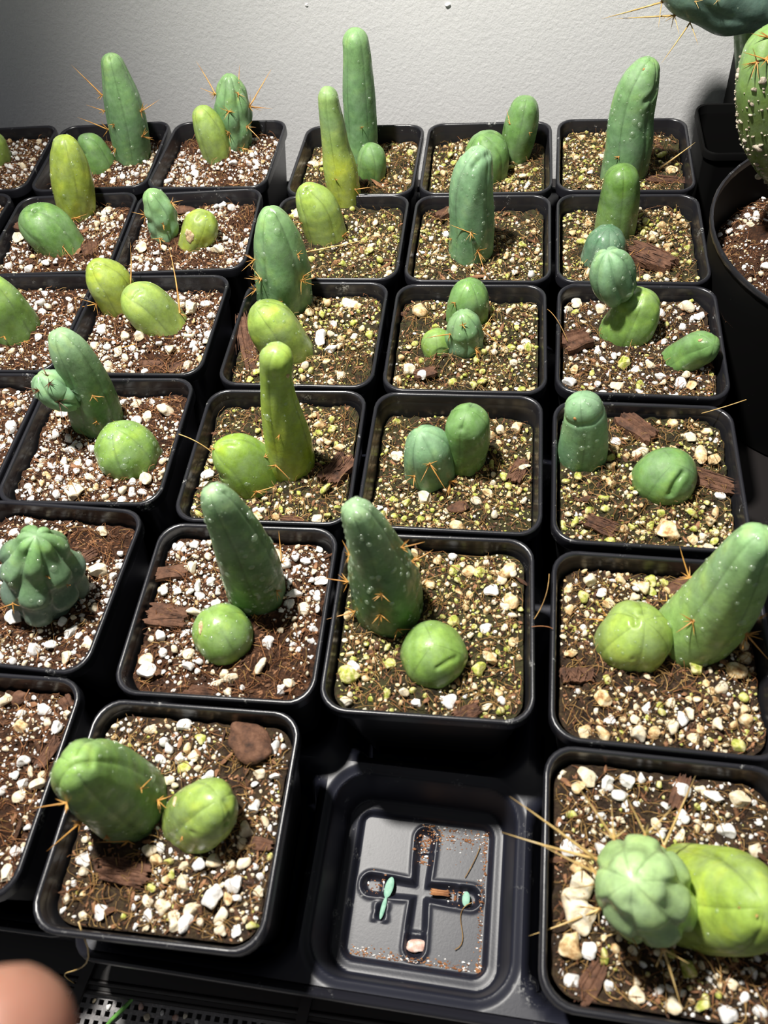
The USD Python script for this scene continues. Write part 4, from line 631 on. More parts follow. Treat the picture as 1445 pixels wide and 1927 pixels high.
# ------------------------------------------------------------------ pots
RIM = [(.0422, .0105, -.0078), (.0441, .0112, -.0072), (.0444, .0115, -.0062), (.04445, .0115, -.0014), (.0441, .0113, -.0003), (.0434, .0110, 0), (.0425, .0106, -.0003), (.0421, .0102, -.0012), (.0418, .0100, -.0060)]
OUT = [(.0300, .008, -.0865), (.0318, .008, -.0865), (.0325, .0083, -.0858), (.0421, .0105, -.0100), (.0423, .0105, -.0076)]
INN = [(.0418, .0100, -.0058), (.0413, .0098, -.0080), (.0398, .0096, -.0220), (.0312, .0078, -.0840), (.0290, .007, -.0850)]
WHO = {
 'C1': 'the small yellow-green cutting at the far left edge', 'B1': 'the tall blue-green column in the back left corner', 'A1': 'the knobbly spiny cutting at the back left',
 'C2': 'nothing but bare mix at the left edge', 'B2': 'the tall glossy yellow-green finger at the left', 'A2': 'the scarred yellow-green stub', 'A3': 'the two leaning yellow-green cuttings',
 'B3': 'the large pale column cut by the left edge', 'A4': 'the column with a spiny pup', 'B4': 'bare mix left of the column with a pup', 'A5': 'the lumpy dusty blue-green head', 'A6': 'bare mix at the bottom left',
 'L1': 'the tallest column against the wall', 'L2': 'the bent finger with a bright yellow base', 'L3': 'the big spiny column in the third row', 'L4': 'the yellow-green finger with a narrow neck',
 'L5': 'the dark leaning column beaded with drops', 'L6': 'the thick dark cactus nearest the bottom left', 'M1': 'the faceted ball and the smooth upright oval', 'M2': 'the single column curving right',
 'M3': 'the cluster of three small cacti', 'M4': 'the pointed cactus with radiating spines', 'M5': 'the tapering pale-tipped column behind the empty pocket', 'R1': 'the tall column with a brown eye spot',
 'R2': 'the two-toned oval and dark ribbed ball', 'R3': 'the stump balancing a round pup', 'R4': 'the spineless ball with a wet slit', 'R5': 'the bright column leaning off the right edge', 'R6': 'the blurred cactus ringed with straw spines'}
MIX = {k: 'white' for k in ('C1', 'C2', 'B1', 'B2', 'B3', 'B4', 'A1', 'A2', 'A3', 'A4', 'A5', 'A6', 'L5')}
MIX.update({k: 'algae' for k in ('L1', 'L2', 'L3', 'L4', 'M1', 'M2', 'M3', 'M4', 'M5', 'R1', 'R2', 'R4')}); MIX.update(L6='mixed', R6='mixed', R3='mixed', R5='mixed2')
POT_AT['C2'] = (-283.5, -91.0, 1.0); POT_AT['B4'] = (-187.5, -270.5, 1.5); POT_AT['B3'] = (-187.8, -181.0, 1.5)
first = None
for pid in sorted(WHO, key=lambda q: -POT_AT[q][1] if q in POT_AT else 0):
    x, y, a = POT_AT[pid]; lab = f'black square plastic pot holding {WHO[pid]}'
    if first is None:
        first = thing('plant_pot', lab, 'pot', (x / 1000, y / 1000, -.0865), a, 'black square pots in the trays')
        up = lambda P: [(h, r, z + .0865) for h, r, z in P]
        obj('body', join([loft(up(OUT), close_start=True), loft(up(INN), close_end=True)]), 'pot_plastic', first, 40)
        obj('rim', loft(up(RIM)), 'rim_plastic', first, 50)
    else: copy_of(first, (x / 1000, y / 1000, -.0865), a, lab)

# ------------------------------------------------------------------ potting mix
EYE = np.array(CAM_EYE)
stem_spots = {}
for s in STEMS:
    if 'parent' not in s: p = np.array(s['p'][0]); stem_spots.setdefault(s['pot'], []).append((p[0] / 1000, p[1] / 1000, p[3] / 1000))
VAR = {}
def rock_var(sub, k, lumps):
    if (sub, k, lumps) not in VAR: VAR[sub, k, lumps] = rock_mesh(np.random.default_rng(100 * sub + k + 7 * lumps), 1.0, sub, lumps, cuts=7 + k % 4)
    return VAR[sub, k, lumps]
def rand_rot(rng, tilt=.5):
    q = np.r_[rng.normal(0, tilt, 2), 0]; a = rng.uniform(0, 2 * np.pi); M = trimesh.transformations.euler_matrix(q[0], q[1], a)[:3, :3]; return M

def chip_mesh(kind, L, W, seed):
    rng = np.random.default_rng(seed)
    if kind == 'clod':
        v, f = rock_mesh(rng, 1.0, 3, 3, 1, .7); d = meshkit.fbm(v * 2.5 + seed % 97) if hasattr(meshkit, 'fbm') else 0
        v = v * (1 + .18 * np.asarray(d).reshape(-1, 1)); return v * [L / 2, W / 2, W * .36], f
    m = trimesh.creation.box(extents=(1, 1, 1)); 
    for _ in range(4): m = m.subdivide()
    v = np.array(m.vertices); x, y, z = v.T
    st = sum(np.sin(y * w + rng.uniform(0, 6) + x * rng.normal(0, 1.0)) / 4 for w in (16, 27, 41, 60))
    z2 = z * (1 + .0) + .22 * st * (np.abs(z) > .3) + .12 * np.sin(3 * x + rng.uniform(0, 6))
    x2 = x * (1 + .10 * np.sin(y * 13 + rng.uniform(0, 6)) + .08 * np.sin(y * 31)); y2 = y * (1 - .25 * np.abs(x) ** 2 + .1 * np.sin(x * 6 + rng.uniform(0, 6)))
    th = W * (.34 if kind == 'bark' else .28)
    body = (np.c_[x2 * L, y2 * W, z2 * th], np.array(m.faces))
    if kind == 'bark': return body
    parts = [body]
    for _ in range(26):
        a = rng.uniform(-.5, .5); p0 = np.array([rng.uniform(-.6, -.1) * L, a * W, th * rng.uniform(.25, .75)]); p1 = np.array([rng.uniform(.1, .62) * L, (a + rng.normal(0, .12)) * W, th * rng.uniform(.2, .8)])
        pm = (p0 + p1) / 2 + rng.normal(0, .05, 3) * [W, W, th]; parts.append(tube([p0, pm, p1], [.00018, .0003, .00012], 3))
    return join(parts)

def fill(pid, cx, cy, yaw, zs, mix, boundary, spots, label, density=1.0, mound=0.0):
    rng = np.random.default_rng(seed_of('mix', pid)); M = thing('potting_mix', label, 'potting mix', (cx, cy, zs), yaw, 'potting mix in the pots')
    ca, sa = math.cos(math.radians(yaw)), math.sin(math.radians(yaw))
    waves = [(rng.normal(0, w, 2), rng.uniform(0, 6.28), a) for w, a in ((45, .0008), (70, .0008), (120, .0006), (180, .0006), (320, .0006), (420, .0006), (800, .0004), (1100, .0004), (1500, .0003))]
    loc = [((px - cx) * ca + (py - cy) * sa, -(px - cx) * sa + (py - cy) * ca, r) for px, py, r in spots]
    def hz(x, y):
        z = mound * np.clip(1 - (x * x + y * y) / .0089, 0, 1) + sum(a * np.sin(x * w[0] + y * w[1] + p) for w, p, a in waves)
        for px, py, r in loc: z = z + .0014 * np.exp(-((np.hypot(x - px, y - py) - r) / .006) ** 2)
        return z
    nr, na = 44, 144; th = np.arange(na) * 2 * np.pi / na; rb = boundary(th); k = np.linspace(.03, 1, nr)
    x = (k[:, None] * rb * np.cos(th)).ravel(); y = (k[:, None] * rb * np.sin(th)).ravel(); z = hz(x, y)
    v = np.c_[x, y, z]; f = grid_faces(nr, na); c = len(v); v = np.vstack([v, [0, 0, float(hz(0, 0))]]); j = np.arange(na); f = np.vstack([f, np.c_[np.full(na, c), j, (j + 1) % na]])
    obj('soil', (v, f), {'white': 'soil_red', 'algae': 'soil_green', 'mixed': 'soil_dark', 'mixed2': 'soil_dark'}[mix], M, True)
    def pick(n, margin):
        out = np.zeros((0, 2))
        while len(out) < n:
            q = rng.uniform(-1, 1, (n * 2, 2)) * rb.max(); a = np.arctan2(q[:, 1], q[:, 0]); ok = np.hypot(*q.T) < np.interp(np.mod(a, 2 * np.pi), th, rb, period=2 * np.pi) - margin
            for px, py, r in loc: ok &= np.hypot(q[:, 0] - px, q[:, 1] - py) > r * .97 + margin * .7
            out = np.vstack([out, q[ok]])
        return out[:n]
    # clumping: stones gather in some places
    cl = [(rng.normal(0, 90, 2), rng.uniform(0, 6.28)) for _ in range(4)]
    def clump(q): return sum(np.sin(q @ w + p) for w, p in cl)
    frac = {'white': (('perlite_white', .62), ('perlite_cream', .32), ('perlite_tan', .06)), 'algae': (('perlite_white', .05), ('perlite_cream', .20), ('perlite_tan', .35), ('perlite_algae', .40)),
            'mixed': (('perlite_white', .44), ('perlite_cream', .34), ('perlite_tan', .10), ('perlite_algae', .12)), 'mixed2': (('perlite_white', .14), ('perlite_cream', .30), ('perlite_tan', .36), ('perlite_algae', .20))}[mix]
    names = [a for a, _ in frac]; pr = np.array([b for _, b in frac])
    dist = np.linalg.norm(EYE - np.array([cx, cy, zs])); px_mm = FOCAL_PX / (dist * 1000)
    counts = {'white': (34, 190, 640), 'algae': (30, 230, 560), 'mixed': (28, 130, 420), 'mixed2': (36, 180, 560)}[mix]
    rad = np.r_[rng.uniform(2.0, 3.5, counts[0]), rng.lognormal(math.log(1.3), .28, counts[1]), rng.lognormal(math.log(.62), .25, counts[2])] * (1 if mix != 'algae' else .93)
    rad = np.clip(rad * math.sqrt(density) if False else rad, .3, 3.6) / 1000
    rad = rad[np.argsort(-rad)]; nrock = int(len(rad) * density); rad = rad if density <= 1 else np.sort(np.repeat(rad, int(math.ceil(density)))[:nrock])[::-1]
    taken = np.zeros((0, 3)); singles = 0; small = {n: [] for n in names}; CH = [(c[1] / 1000, c[2] / 1000, max(c[3], c[4]) / 2200) for c in CHIPS if c[0] == pid]
    chl = [((px - cx) * ca + (py - cy) * sa, -(px - cx) * sa + (py - cy) * ca, r) for px, py, r in CH]
    cand = pick(len(rad) * 9, .0008); cs = clump(cand); keep = rng.uniform(-2.4, 2.0, len(cand)) < (cs if pid != 'X' else 9); cand = cand[keep]; ci = 0
    for r in rad:
        for _try in range(9):
            if ci >= len(cand): break
            q = cand[ci]; ci += 1
            if r > .0007:
                a = math.atan2(q[1], q[0]) % (2 * math.pi)
                if math.hypot(*q) > np.interp(a, th, rb, period=2 * np.pi) - r * .8: continue
                if len(taken) and np.any(np.hypot(taken[:, 0] - q[0], taken[:, 1] - q[1]) < .82 * (taken[:, 2] + r)): continue
                if any(math.hypot(q[0] - px, q[1] - py) < .9 * r + w for px, py, w in loc): continue
                if any(math.hypot(q[0] - px, q[1] - py) < r * .5 + w for px, py, w in chl): continue
            break
        else: continue
        taken = np.vstack([taken, [q[0], q[1], r]])
        z = float(hz(q[0], q[1])) + r * rng.uniform(.05, .5); kind = names[rng.choice(len(names), p=pr / pr.sum())]; vi = int(rng.integers(0, 10))
        dpx = 2000 * r * px_mm
        if dpx > 11 and singles < 130:
            sub = 2 if dpx > 20 else 1
            v, f = rock_var(sub, vi, 3 if (r > .0018 and rng.random() < .6) else 1); v = v @ rand_rot(rng).T * (r * rng.uniform(.9, 1.1, 3)) + [q[0], q[1], z]
            obj('perlite_stone', (v, f), kind, M, 42 if mix == 'x' else True); singles += 1
        else:
            v, f = rock_var(1 if dpx > 6 else 0, vi, 1); small[kind].append((v @ rand_rot(rng).T * r + [q[0], q[1], z], f))
    ng = int((300 if mix == 'algae' else 420) * density); g = pick(ng * 3, .0005); g = g[rng.uniform(-1.2, 2.2, len(g)) < (clump(g) if pid != 'X' else 9)][:ng]; gz = hz(g[:, 0], g[:, 1])
    for q, z in zip(g, gz):
        r = rng.uniform(.16, .42) / 1000; v, f = rock_var(0, int(rng.integers(0, 10)), 1)
        kind = 'perlite_algae' if mix == 'algae' and rng.random() < .5 else names[rng.choice(len(names), p=pr / pr.sum())]; small[kind].append((v @ rand_rot(rng).T * r + [q[0], q[1], z + r * .4], f))
    for kind, L in small.items():
        if L: tag(obj('perlite_grit', join(L), kind, M, True), kind='stuff')
    # coir: crumbs and fibres
    nb = int({'white': 950, 'algae': 700, 'mixed': 850, 'mixed2': 850}[mix] * density); g = pick(nb, .001); L = [[], []]
    for q in g:
        r = rng.lognormal(math.log(.62), .45) / 1000; v, f = rock_var(0, int(rng.integers(0, 10)), 1); L[rng.random() < .38].append((v @ rand_rot(rng).T * [r * rng.uniform(1, 2.8), r * .8, r * .5] @ rand_rot(rng, .35).T + [q[0], q[1], float(hz(*q)) + r * .25], f))
    for part, mt in zip(L, ('crumb', 'crumb_light')): tag(obj('coir_crumbs', join(part), mt, M, False), kind='stuff')
    for mt, nfib in (('coir_red' if mix == 'white' else 'coir_straw', 380), ('coir_straw' if mix == 'white' else 'coir_red', 130)):
        L = []; nfib = int(nfib * density); g = pick(nfib, .002)
        for q in g:
            a = rng.uniform(0, 6.28); ln = rng.lognormal(math.log(7), .5) / 1000; cv = rng.normal(0, 1.2); t = np.linspace(-.5, .5, 6); an = a + cv * t
            dx = np.cumsum(np.cos(an)) * ln / 6; dy = np.cumsum(np.sin(an)) * ln / 6; X = q[0] + dx - dx.mean(); Y = q[1] + dy - dy.mean()
            lim = np.interp(np.mod(np.arctan2(Y, X), 2 * np.pi), th, rb, period=2 * np.pi) - .0006; s_ = np.minimum(1, lim / (np.hypot(X, Y) + 1e-9)); X, Y = X * s_, Y * s_
            Z = hz(X, Y) + .0004 + rng.uniform(0, .0022) * (1 - (2 * t) ** 2) + rng.uniform(0, .0008) + np.where(rng.random() < .15, .004 * (t + .5), 0)
            L.append(tube(np.c_[X, Y, Z], rng.uniform(.06, .17) / 1000, 3))
        tag(obj('coir_fibres', join(L), mt, M, False), kind='stuff')
    for kk, (pot, wx, wy, ln, wd, ang, kind) in enumerate(CHIPS):
        if pot != pid: continue
        lx, ly = (wx / 1000 - cx) * ca + (wy / 1000 - cy) * sa, -(wx / 1000 - cx) * sa + (wy / 1000 - cy) * ca
        lim = float(np.interp(math.atan2(ly, lx) % (2 * math.pi), th, rb, period=2 * np.pi)) - .5 * max(wd, abs(ln * math.cos(math.radians(ang - yaw) - math.atan2(ly, lx)))) / 1000 - (.25 * wd / 1000 if kind in 'wcta' else 0)
        sc = min(1, lim / math.hypot(lx, ly)); lx, ly = lx * sc, ly * sc
        if kind in 'wcta':
            v, f = rock_mesh(np.random.default_rng(seed_of(pot, kk)), 1.0, 3, 2, 9, .8); h = float(hz(lx, ly))
            obj('perlite_stone', (v * (ln / 2000 * .92) + [lx, ly, h + ln * .00018], f), {'w': 'perlite_white', 'c': 'perlite_cream', 't': 'perlite_tan', 'a': 'perlite_algae'}[kind], M, True); continue
        v, f = chip_mesh(kind, ln / 1000, wd / 1000, seed_of(pot, kk)); t1 = math.radians(ang - yaw)
        v = v @ trimesh.transformations.euler_matrix(rng.normal(0, .08), rng.normal(0, .08), 0)[:3, :3].T @ np.array([[math.cos(t1), math.sin(t1), 0], [-math.sin(t1), math.cos(t1), 0], [0, 0, 1]])
        obj({'bark': 'bark_chip', 'husk': 'coir_husk', 'clod': 'coir_clod'}[kind], (v + [lx, ly, float(hz(lx, ly)) + wd * .00012], f), 'bark', M, 40)
    return hz

MIXLOOK = {'white': 'reddish coir with white perlite', 'algae': 'algae-green mix with yellowed perlite', 'mixed': 'dark mix with scattered white perlite', 'mixed2': 'dark mossy mix with tan perlite'}
def square_bound(th, h=.0400, r=.0095):
    q = np.linspace(0, np.pi / 2, 400); xs = np.r_[h, h - r + r * np.cos(q), 0]; ys = np.r_[0, h - r + r * np.sin(q), h]
    xs = np.r_[np.full(200, h), h - r + r * np.cos(q), np.linspace(h - r, 0, 200)]; ys = np.r_[np.linspace(0, h - r, 200), h - r + r * np.sin(q), np.full(200, h)]
    return np.interp(np.mod(th, np.pi / 2), np.arctan2(ys, xs), np.hypot(xs, ys))
for pid in WHO:
    x, y, a = POT_AT[pid]; zs = SOIL_Z.get(pid, -9.5) / 1000
    fill(pid, x / 1000, y / 1000, a, zs, MIX[pid], square_bound, stem_spots.get(pid, []), f'{MIXLOOK[MIX[pid]]} around {WHO[pid]}' if 'bare' not in WHO[pid] else 'plantless ' + MIXLOOK[MIX[pid]] + WHO[pid].split('mix')[1])

# round pot, small empty pot and tall pot at the right
rp = thing('round_pot', 'large round black nursery pot at the right edge', 'pot', (.329, -.115, -.0955))
H0 = .1155
obj('body', join([lathe([(.060, 0), (.084, 0), (.086, .002), (.0975, H0 - .008), (.0978, H0 - .004)]), lathe([(.0972, H0 - .004), (.0965, H0 - .02), (.0845, .004), (.02, .003)], close_end=True)]), 'black_liner', rp, 40)
obj('rim', lathe([(.0978, H0 - .0042), (.0990, H0 - .0035), (.0993, H0 - .0012), (.0986, H0), (.0974, H0 - .0003), (.0970, H0 - .002), (.0971, H0 - .0045)]), 'rim_plastic', rp, 60)
fill('X', .329, -.115, 0, -.0150, 'white', lambda th: np.full(len(th), .0945), stem_spots.get('X', []), 'reddish coir with white perlite filling the large round pot', 2.8, .016)
v, f = chip_mesh('bark', .016, .010, 77); mixes = [p for p in stage.GetPrimAtPath('/World').GetChildren() if p.GetName().startswith('potting_mix')]
obj('bark_chip', (v + [-.052, -.052, .010], f), 'bark', mixes[-1], 40)
sp = thing('small_pot', 'small empty black square pot between the back right pot and the round pot', 'pot', (.2705, .0125, -.0955))
S1 = .1030
obj('body', join([loft([(.022, .006, 0), (.0245, .006, 0), (.0300, .008, S1 - .006)], close_start=True), loft([(.0292, .0078, S1 - .006), (.0238, .006, .002)], close_end=True)]), 'black_liner', sp, 40)
obj('rim', loft([(.0300, .0080, S1 - .006), (.0314, .0085, S1 - .005), (.0315, .0086, S1 - .001), (.0310, .0083, S1), (.0300, .008, S1 - .0004), (.0292, .0078, S1 - .006)]), 'black_liner', sp, 50)
tp = thing('tall_pot', 'tall black square pot against the wall at the right edge', 'pot', (.3065, .0835, -.0955))
S2 = .129
obj('body', join([loft([(.026, .006, 0), (.029, .006, 0), (.0345, .008, S2 - .008)], close_start=True), loft([(.0335, .0078, S2 - .008), (.0285, .006, .002)], close_end=True)]), 'black_liner', tp, 40)
obj('rim', loft([(.0345, .0080, S2 - .008), (.0358, .0085, S2 - .007), (.0360, .0086, S2 - .001), (.0354, .0083, S2), (.0342, .008, S2 - .0004), (.0335, .0078, S2 - .008)]), 'rim_plastic', tp, 50)
fill('Y', .3065, .0835, 0, .022, 'white', lambda th: square_bound(th, .0330, .0075), [(.3065, .0835, .022)], 'reddish coir with white perlite in the tall pot by the wall', .5)

# ------------------------------------------------------------------ cacti
def spine(vec, r0, bend, rng):
    n = np.linalg.norm(vec); t = np.linspace(0, 1, 5)[:, None]; q = rng.normal(size=3); q -= q @ vec / n ** 2 * vec; q /= np.linalg.norm(q) + 1e-9
    p = t * vec + bend * n * (t * (1 - t)) * q; return tube(p, r0 * np.array([1, .9, .72, .45, .06]), 5)
DROP = trimesh.creation.icosphere(subdivisions=1); DV, DF = np.array(DROP.vertices), np.array(DROP.faces); DF = DF[DV[DF][:, :, 2].max(1) > .15]      # the dome above the skin
made = {}
for s in STEMS:
    p0 = np.array(s['p'][0][:3]) / 1000.; rng = np.random.default_rng(_id(s['id']) + 77)
    if 'parent' in s:
        root, origin = made[s['parent']]
        V, N, mesh, col = stem_mesh(s, origin); host = obj(s['part'], mesh, 'cactus_skin', root, True, col); tag(host, s['label'])
    else:
        origin = p0; root = thing('cactus', s['label'], 'cactus', origin, 0, 'cactus plants'); made[s['id']] = (root, origin)
        V, N, mesh, col = stem_mesh(s, origin); host = obj('stem', mesh, 'cactus_skin', root, True, col); host = root
    sm = 'spine_dark' if s.get('dark') else ('spine_straw' if s['id'] in ('R6a', 'R6b', 'Bp') else 'spine_amber')
    ar_parent = root
    for (i, j, n, L, longs) in s['a']:
        c = V[i, j]; nn = N[i, j]; sc = np.clip(L / 9., .45, 1.3) if n else .6
        v, f = rock_mesh(rng, .00105 * sc * (1.5 if n == 0 else 1), 1); fr = trimesh.geometry.align_vectors([0, 0, 1], nn)[:3, :3]
        ao = obj('areole', (v * [1, 1, .8] @ fr.T + c - origin, f), 'areole_felt', ar_parent, True)
        dirs = [np.array(w) / 1000. for w in longs]
        dirs = [w + nn * .0008 for w in dirs]
        for q in range(max(0, n + (2 if n > 3 else 0) - len(longs))):
            tn = rng.normal(size=3); tn -= tn @ nn * nn; tn /= np.linalg.norm(tn); d = tn * rng.uniform(.5, 1) + nn * rng.uniform(.35, .9); d /= np.linalg.norm(d); dirs.append(d * L / 1000 * rng.uniform(.45, .95))
        for w in dirs:
            ln = np.linalg.norm(w); v, f = spine(w, np.clip(.00022 + ln * .010, .0002, .00062), rng.uniform(-.12, .12), rng); obj('spine', (v + c - origin + nn * .0003, f), sm, ao, True)
    for (i, j, a, b) in s.get('scars', []):
        c = V[i, j]; nn = N[i, j]; ico = trimesh.creation.icosphere(subdivisions=3); v = np.array(ico.vertices); th = np.arctan2(v[:, 1], v[:, 0])
        v = v * (1 + .10 * np.sin(3 * th + 1) + .06 * np.sin(7 * th))[:, None] * [a / 2000, b / 2000, .0009]; v[:, 2] -= .0006 * np.exp(-(np.hypot(v[:, 0] / (a / 2000), v[:, 1] / (b / 2000)) / .5) ** 2) * (v[:, 2] > 0)
        cx_ = np.array(CAM_AXES[0]); e1 = cx_ - cx_ @ nn * nn; e1 /= np.linalg.norm(e1); e2 = np.cross(nn, e1); F = np.stack([e1, e2, nn], 1)
        w = v @ F.T + c
        # lay the scar on the curved skin
        flat = V.reshape(-1, 3); fn = N.reshape(-1, 3)
        from scipy.spatial import cKDTree
        d, k = cKDTree(flat).query(w - (v[:, 2:3] * nn)); w = w - ((w - (v[:, 2:3] * nn) - flat[k]) * fn[k]).sum(1)[:, None] * fn[k]
        obj('cut_scar', (w - origin, np.array(ico.faces)), 'scar_cork', root, True)
    if s.get('scab'):
        parts = []
        for _ in range(520):
            i = int(V.shape[0] * rng.beta(2.2, 1.7) * .80); j = int(rng.integers(0, V.shape[1])); r = rng.lognormal(math.log(.8), .55) / 1000; v, f = rock_var(1, int(rng.integers(0, 10)), 1); parts.append((v @ rand_rot(rng).T * r * [1, 1, .8] + V[i, j] - origin, f))
        tag(obj('scabs', join(parts), 'scab_crust', root, True), 'grey corky scabs', kind='stuff')
    nd = int(s.get('d', 20) * 1.6); parts = []; top = V.shape[0] - 2
    zz = np.clip((N[:top, :, 2] + .75), 0, 2) * np.linalg.norm(np.roll(V, -1, 1) - V, axis=-1)[:top]; zz[:6] = 0; pz = (zz / zz.sum()).ravel(); pk = rng.choice(len(pz), nd, p=pz)
    for q in pk:
        i, j = divmod(int(q), V.shape[1]); jit = rng.uniform(0, 1); c = V[i, j] * (1 - jit) + V[i, (j + 1) % V.shape[1]] * jit; nn = N[i, j]
        r = np.clip(rng.lognormal(math.log(.52 if nd > 120 else .42), .6), .16, 1.9) / 1000; fr = trimesh.geometry.align_vectors([0, 0, 1], nn)[:3, :3]
        v = DV * [r, r * rng.uniform(.9, 1.25), r * .6]; parts.append((v @ fr.T + c - origin, DF))
    if parts: tag(obj('water_drops', join(parts), 'water', root, True), kind='stuff')

# ------------------------------------------------------------------ loose needles, strands and debris
I = {k: np.array(v) / 1000. for k, v in ITEMS.items()}
def needle(a, b, r, mt, label, lift=.0):
    v, f = spine(I[b] - I[a], r, .03, np.random.default_rng(seed_of(a))); p = obj('fallen_spine', (v, f), mt, None, True); place(p, I[a]); tag(p, label, 'cactus spine', 'fallen cactus spines')
needle('needle_R1a', 'needle_R1b', .0007, 'spine_straw', 'long straw spine fallen across the pot with the eye-spotted column')
needle('needle_L2a', 'needle_L2b', .0006, 'spine_straw', 'long straw spine fallen in the pot of the bent yellow finger')
rs = obj('root_strand', tube(curve([I['root_b'], I['root_a'] + [0, .0008, .0012], I['root_a'] + [-.0005, -.0035, -.010], (I['root_a'] + I['root_c']) / 2 + [.001, -.004, .0], I['root_c']]), .00032, 5), 'spine_straw', None, True)
tag(rs, 'pale root strand hanging over the front rim of the nearest left pot', 'root')
for k, (nm, L, W, an, lab) in enumerate((('leaf_a', .0095, .0040, 78, 'teal oval leaf scrap in the left groove of the empty pocket'), ('leaf_b', .0100, .0022, 80, 'narrow teal leaf scrap below the oval one in the empty pocket'), ('leaf_c', .0065, .0036, 88, 'teal oval leaf scrap in the right groove of the empty pocket'))):
    v, f = trimesh.creation.icosphere(subdivisions=2).vertices, trimesh.creation.icosphere(subdivisions=2).faces; a = math.radians(an); v = np.array(v) * [L / 2, W / 2, .0005]
    v = v @ np.array([[math.cos(a), math.sin(a), 0], [-math.sin(a), math.cos(a), 0], [0, 0, 1]]); p = obj('leaf_scrap', (v, np.array(f)), 'leaf_scrap', None, True); place(p, I[nm]); tag(p, lab, 'leaf scrap', 'leaf scraps in the empty pocket')
v, f = chip_mesh('bark', .0085, .0026, 5); p = obj('bark_chip', (v, f), 'coir_red', None, 40); place(p, I['chip_a']); tag(p, 'thin orange-brown bark chip in the cross groove of the empty pocket', 'bark chip')
v, f = rock_mesh(np.random.default_rng(9), .0028, 2, 3, 4, .6); p = obj('perlite_lump', (v * [1.5, .9, .8], f), 'copper', None, True); place(p, I['copper']); tag(p, 'pinkish perlite lump in the near groove of the empty pocket', 'perlite')
rng = np.random.default_rng(44); T0 = np.array([.0945, -.2335]); ya = math.radians(-.97)
def in_pocket(u, v): # mm in the empty pocket -> world
    x, y = u / 1000, v / 1000 - 2.5 * PY; return T0[0] + x * math.cos(ya) - y * math.sin(ya), T0[1] + x * math.sin(ya) + y * math.cos(ya)
parts, wparts = [], []
for _ in range(900):
    q = rng.random()
    if q < .30: u, v = rng.uniform(-28, 30), -29.5 + abs(rng.normal(0, 1.6))
    elif q < .52: u, v = 29.5 - abs(rng.normal(0, 1.6)), rng.uniform(-29, 29)
    elif q < .80: u, v = rng.uniform(-2, 30), 29.5 - abs(rng.normal(0, 5))
    else: u, v = rng.choice([-1, 1]) * rng.uniform(12, 25), rng.normal(0, 2)
    if q > .9: u, v = v, abs(u)
    x, y = in_pocket(u, v); r = rng.lognormal(math.log(.34), .4) / 1000; z = float(pocket_h(np.array([u]), np.array([v]))[0]); vv, ff = rock_var(0, int(rng.integers(0, 10)), 1)
    (wparts if rng.random() < .22 else parts).append((vv @ rand_rot(rng).T * r * [1.3, .9, .7] + [x, y, z + r * .4], ff))
tag(obj('soil_crumbs', join(parts), 'coir_red'), 'brown soil crumbs swept to the edges of the empty tray pocket', 'soil', kind='stuff')
tag(obj('perlite_crumbs', join(wparts), 'perlite_white'), 'white perlite crumbs in the empty tray pocket', 'perlite', kind='stuff')
for k, (uv, lab) in enumerate(((((24, -2), (20, -12), (21, -18), (18, -22)), 'curled root hair in the right half of the empty pocket'), (((26, 22), (23, 14), (20, 8)), 'straight root hair at the back right of the empty pocket'))):
    P = [(*in_pocket(u, v), -.0904) for u, v in uv]; tag(obj('root_hair', tube(curve(P), .00020, 4), 'coir_straw', None, True), lab, 'root')

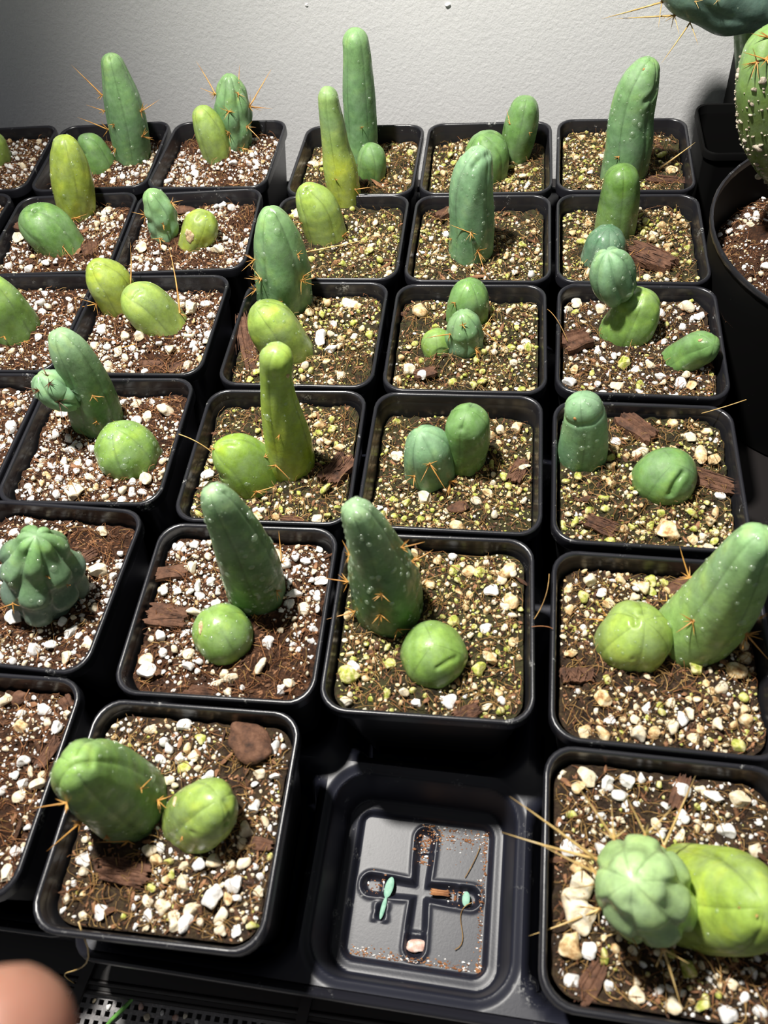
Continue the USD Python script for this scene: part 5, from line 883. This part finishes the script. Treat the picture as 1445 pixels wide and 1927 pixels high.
# ------------------------------------------------------------------ the photographer's hand, near the lens at the bottom left
def bone_hull(chain):
    out = manifold3d.Manifold()
    for (p, r), (q, t) in zip(chain[:-1], chain[1:]):
        b = manifold3d.Manifold.sphere(r, 28).translate(list(map(float, p))) + manifold3d.Manifold.sphere(t, 28).translate(list(map(float, q))); out = out + b.hull()
    return out
tipp = np.array([56.9, -529.1, 190.2]); d = np.array([-.87, -.436, -.154]); d /= np.linalg.norm(d); w = np.array([.40, -.87, .10]); w -= w @ d * d; w /= np.linalg.norm(w); nrm = np.cross(d, w)
if nrm[2] > 0: nrm = -nrm     # the palm side, facing down
def along(a, b=0, c=0): return tipp + d * a + w * b + nrm * c
hand = bone_hull([(along(0), 9.4), (along(9), 10.2), (along(26, 0, 1), 10.2), (along(52, 0, 0), 10.6), (along(96, 4, 2), 12.5)])
for off, fw, ln in ((21, 2, 1.06), (42, 6, .98), (62, 16, .80)):
    hand += bone_hull([(along(36 + fw, off, 34), 8.0), (along(46 + fw, off, 20), 8.6), (along(50 + fw - 8 * ln, off, 2), 9.4), (along(96 + fw * .3, 4 + off * .9, 2), 11.5)])
palm = [along(98, 4, 3), along(98, 60, 3), along(165, 20, 5), along(165, 46, 5), along(140, 0, 8)]
hand += sum((manifold3d.Manifold.sphere(13.5, 28).translate(list(map(float, p))) for p in palm), manifold3d.Manifold()).hull()
hand += bone_hull([(along(74, -34, 22), 9.0), (along(96, -34, 18), 10.5), (along(124, -18, 12), 12.5), (along(152, 8, 8), 14.5)])
hand += bone_hull([(along(165, 33, 5), 22), (along(215, 36, 6), 24), (along(330, 44, 10), 36), (along(430, 52, 20), 42)])
hm = hand.refine_to_length(4.0).to_mesh(); hm = trimesh.Trimesh(hm.vert_properties[:, :3], hm.tri_verts); hm.merge_vertices(); trimesh.smoothing.filter_taubin(hm, iterations=14)
tag(obj('person_hand', (np.array(hm.vertices) / 1000., np.array(hm.faces)), 'skin', None, True), "person's bare hand, one blurred fingertip reaching into the bottom left corner", 'hand')

for k, (names, r, mt, lab) in enumerate((
    (('hair_a0', 'hair_a1', 'hair_a2'), .00022, 'coir_straw', 'fine curled root hair over the right rim of the pale-tipped column pot'),
    (('hair_b0', 'hair_b1'), .00020, 'coir_red', 'short brown root hair bridging the gap beside the round green ball'),
    (('hair_c0', 'hair_c1', 'hair_c2'), .00026, 'coir_straw', 'looping root hair over the left rim of the stump pot'),
    (('hair_d0', 'hair_d1', 'hair_d2'), .00022, 'spine_straw', 'pale root hair sticking out past the rim right of the cactus thumb'),
    (('hair_e0', 'hair_e1'), .00030, 'spine_straw', 'straight straw spine crossing the left rim of the narrow-necked finger pot'))):
    tag(obj('root_hair', tube(curve([I[q] for q in names]), r, 5), mt, None, True), lab, 'root' if k < 4 else 'cactus spine')
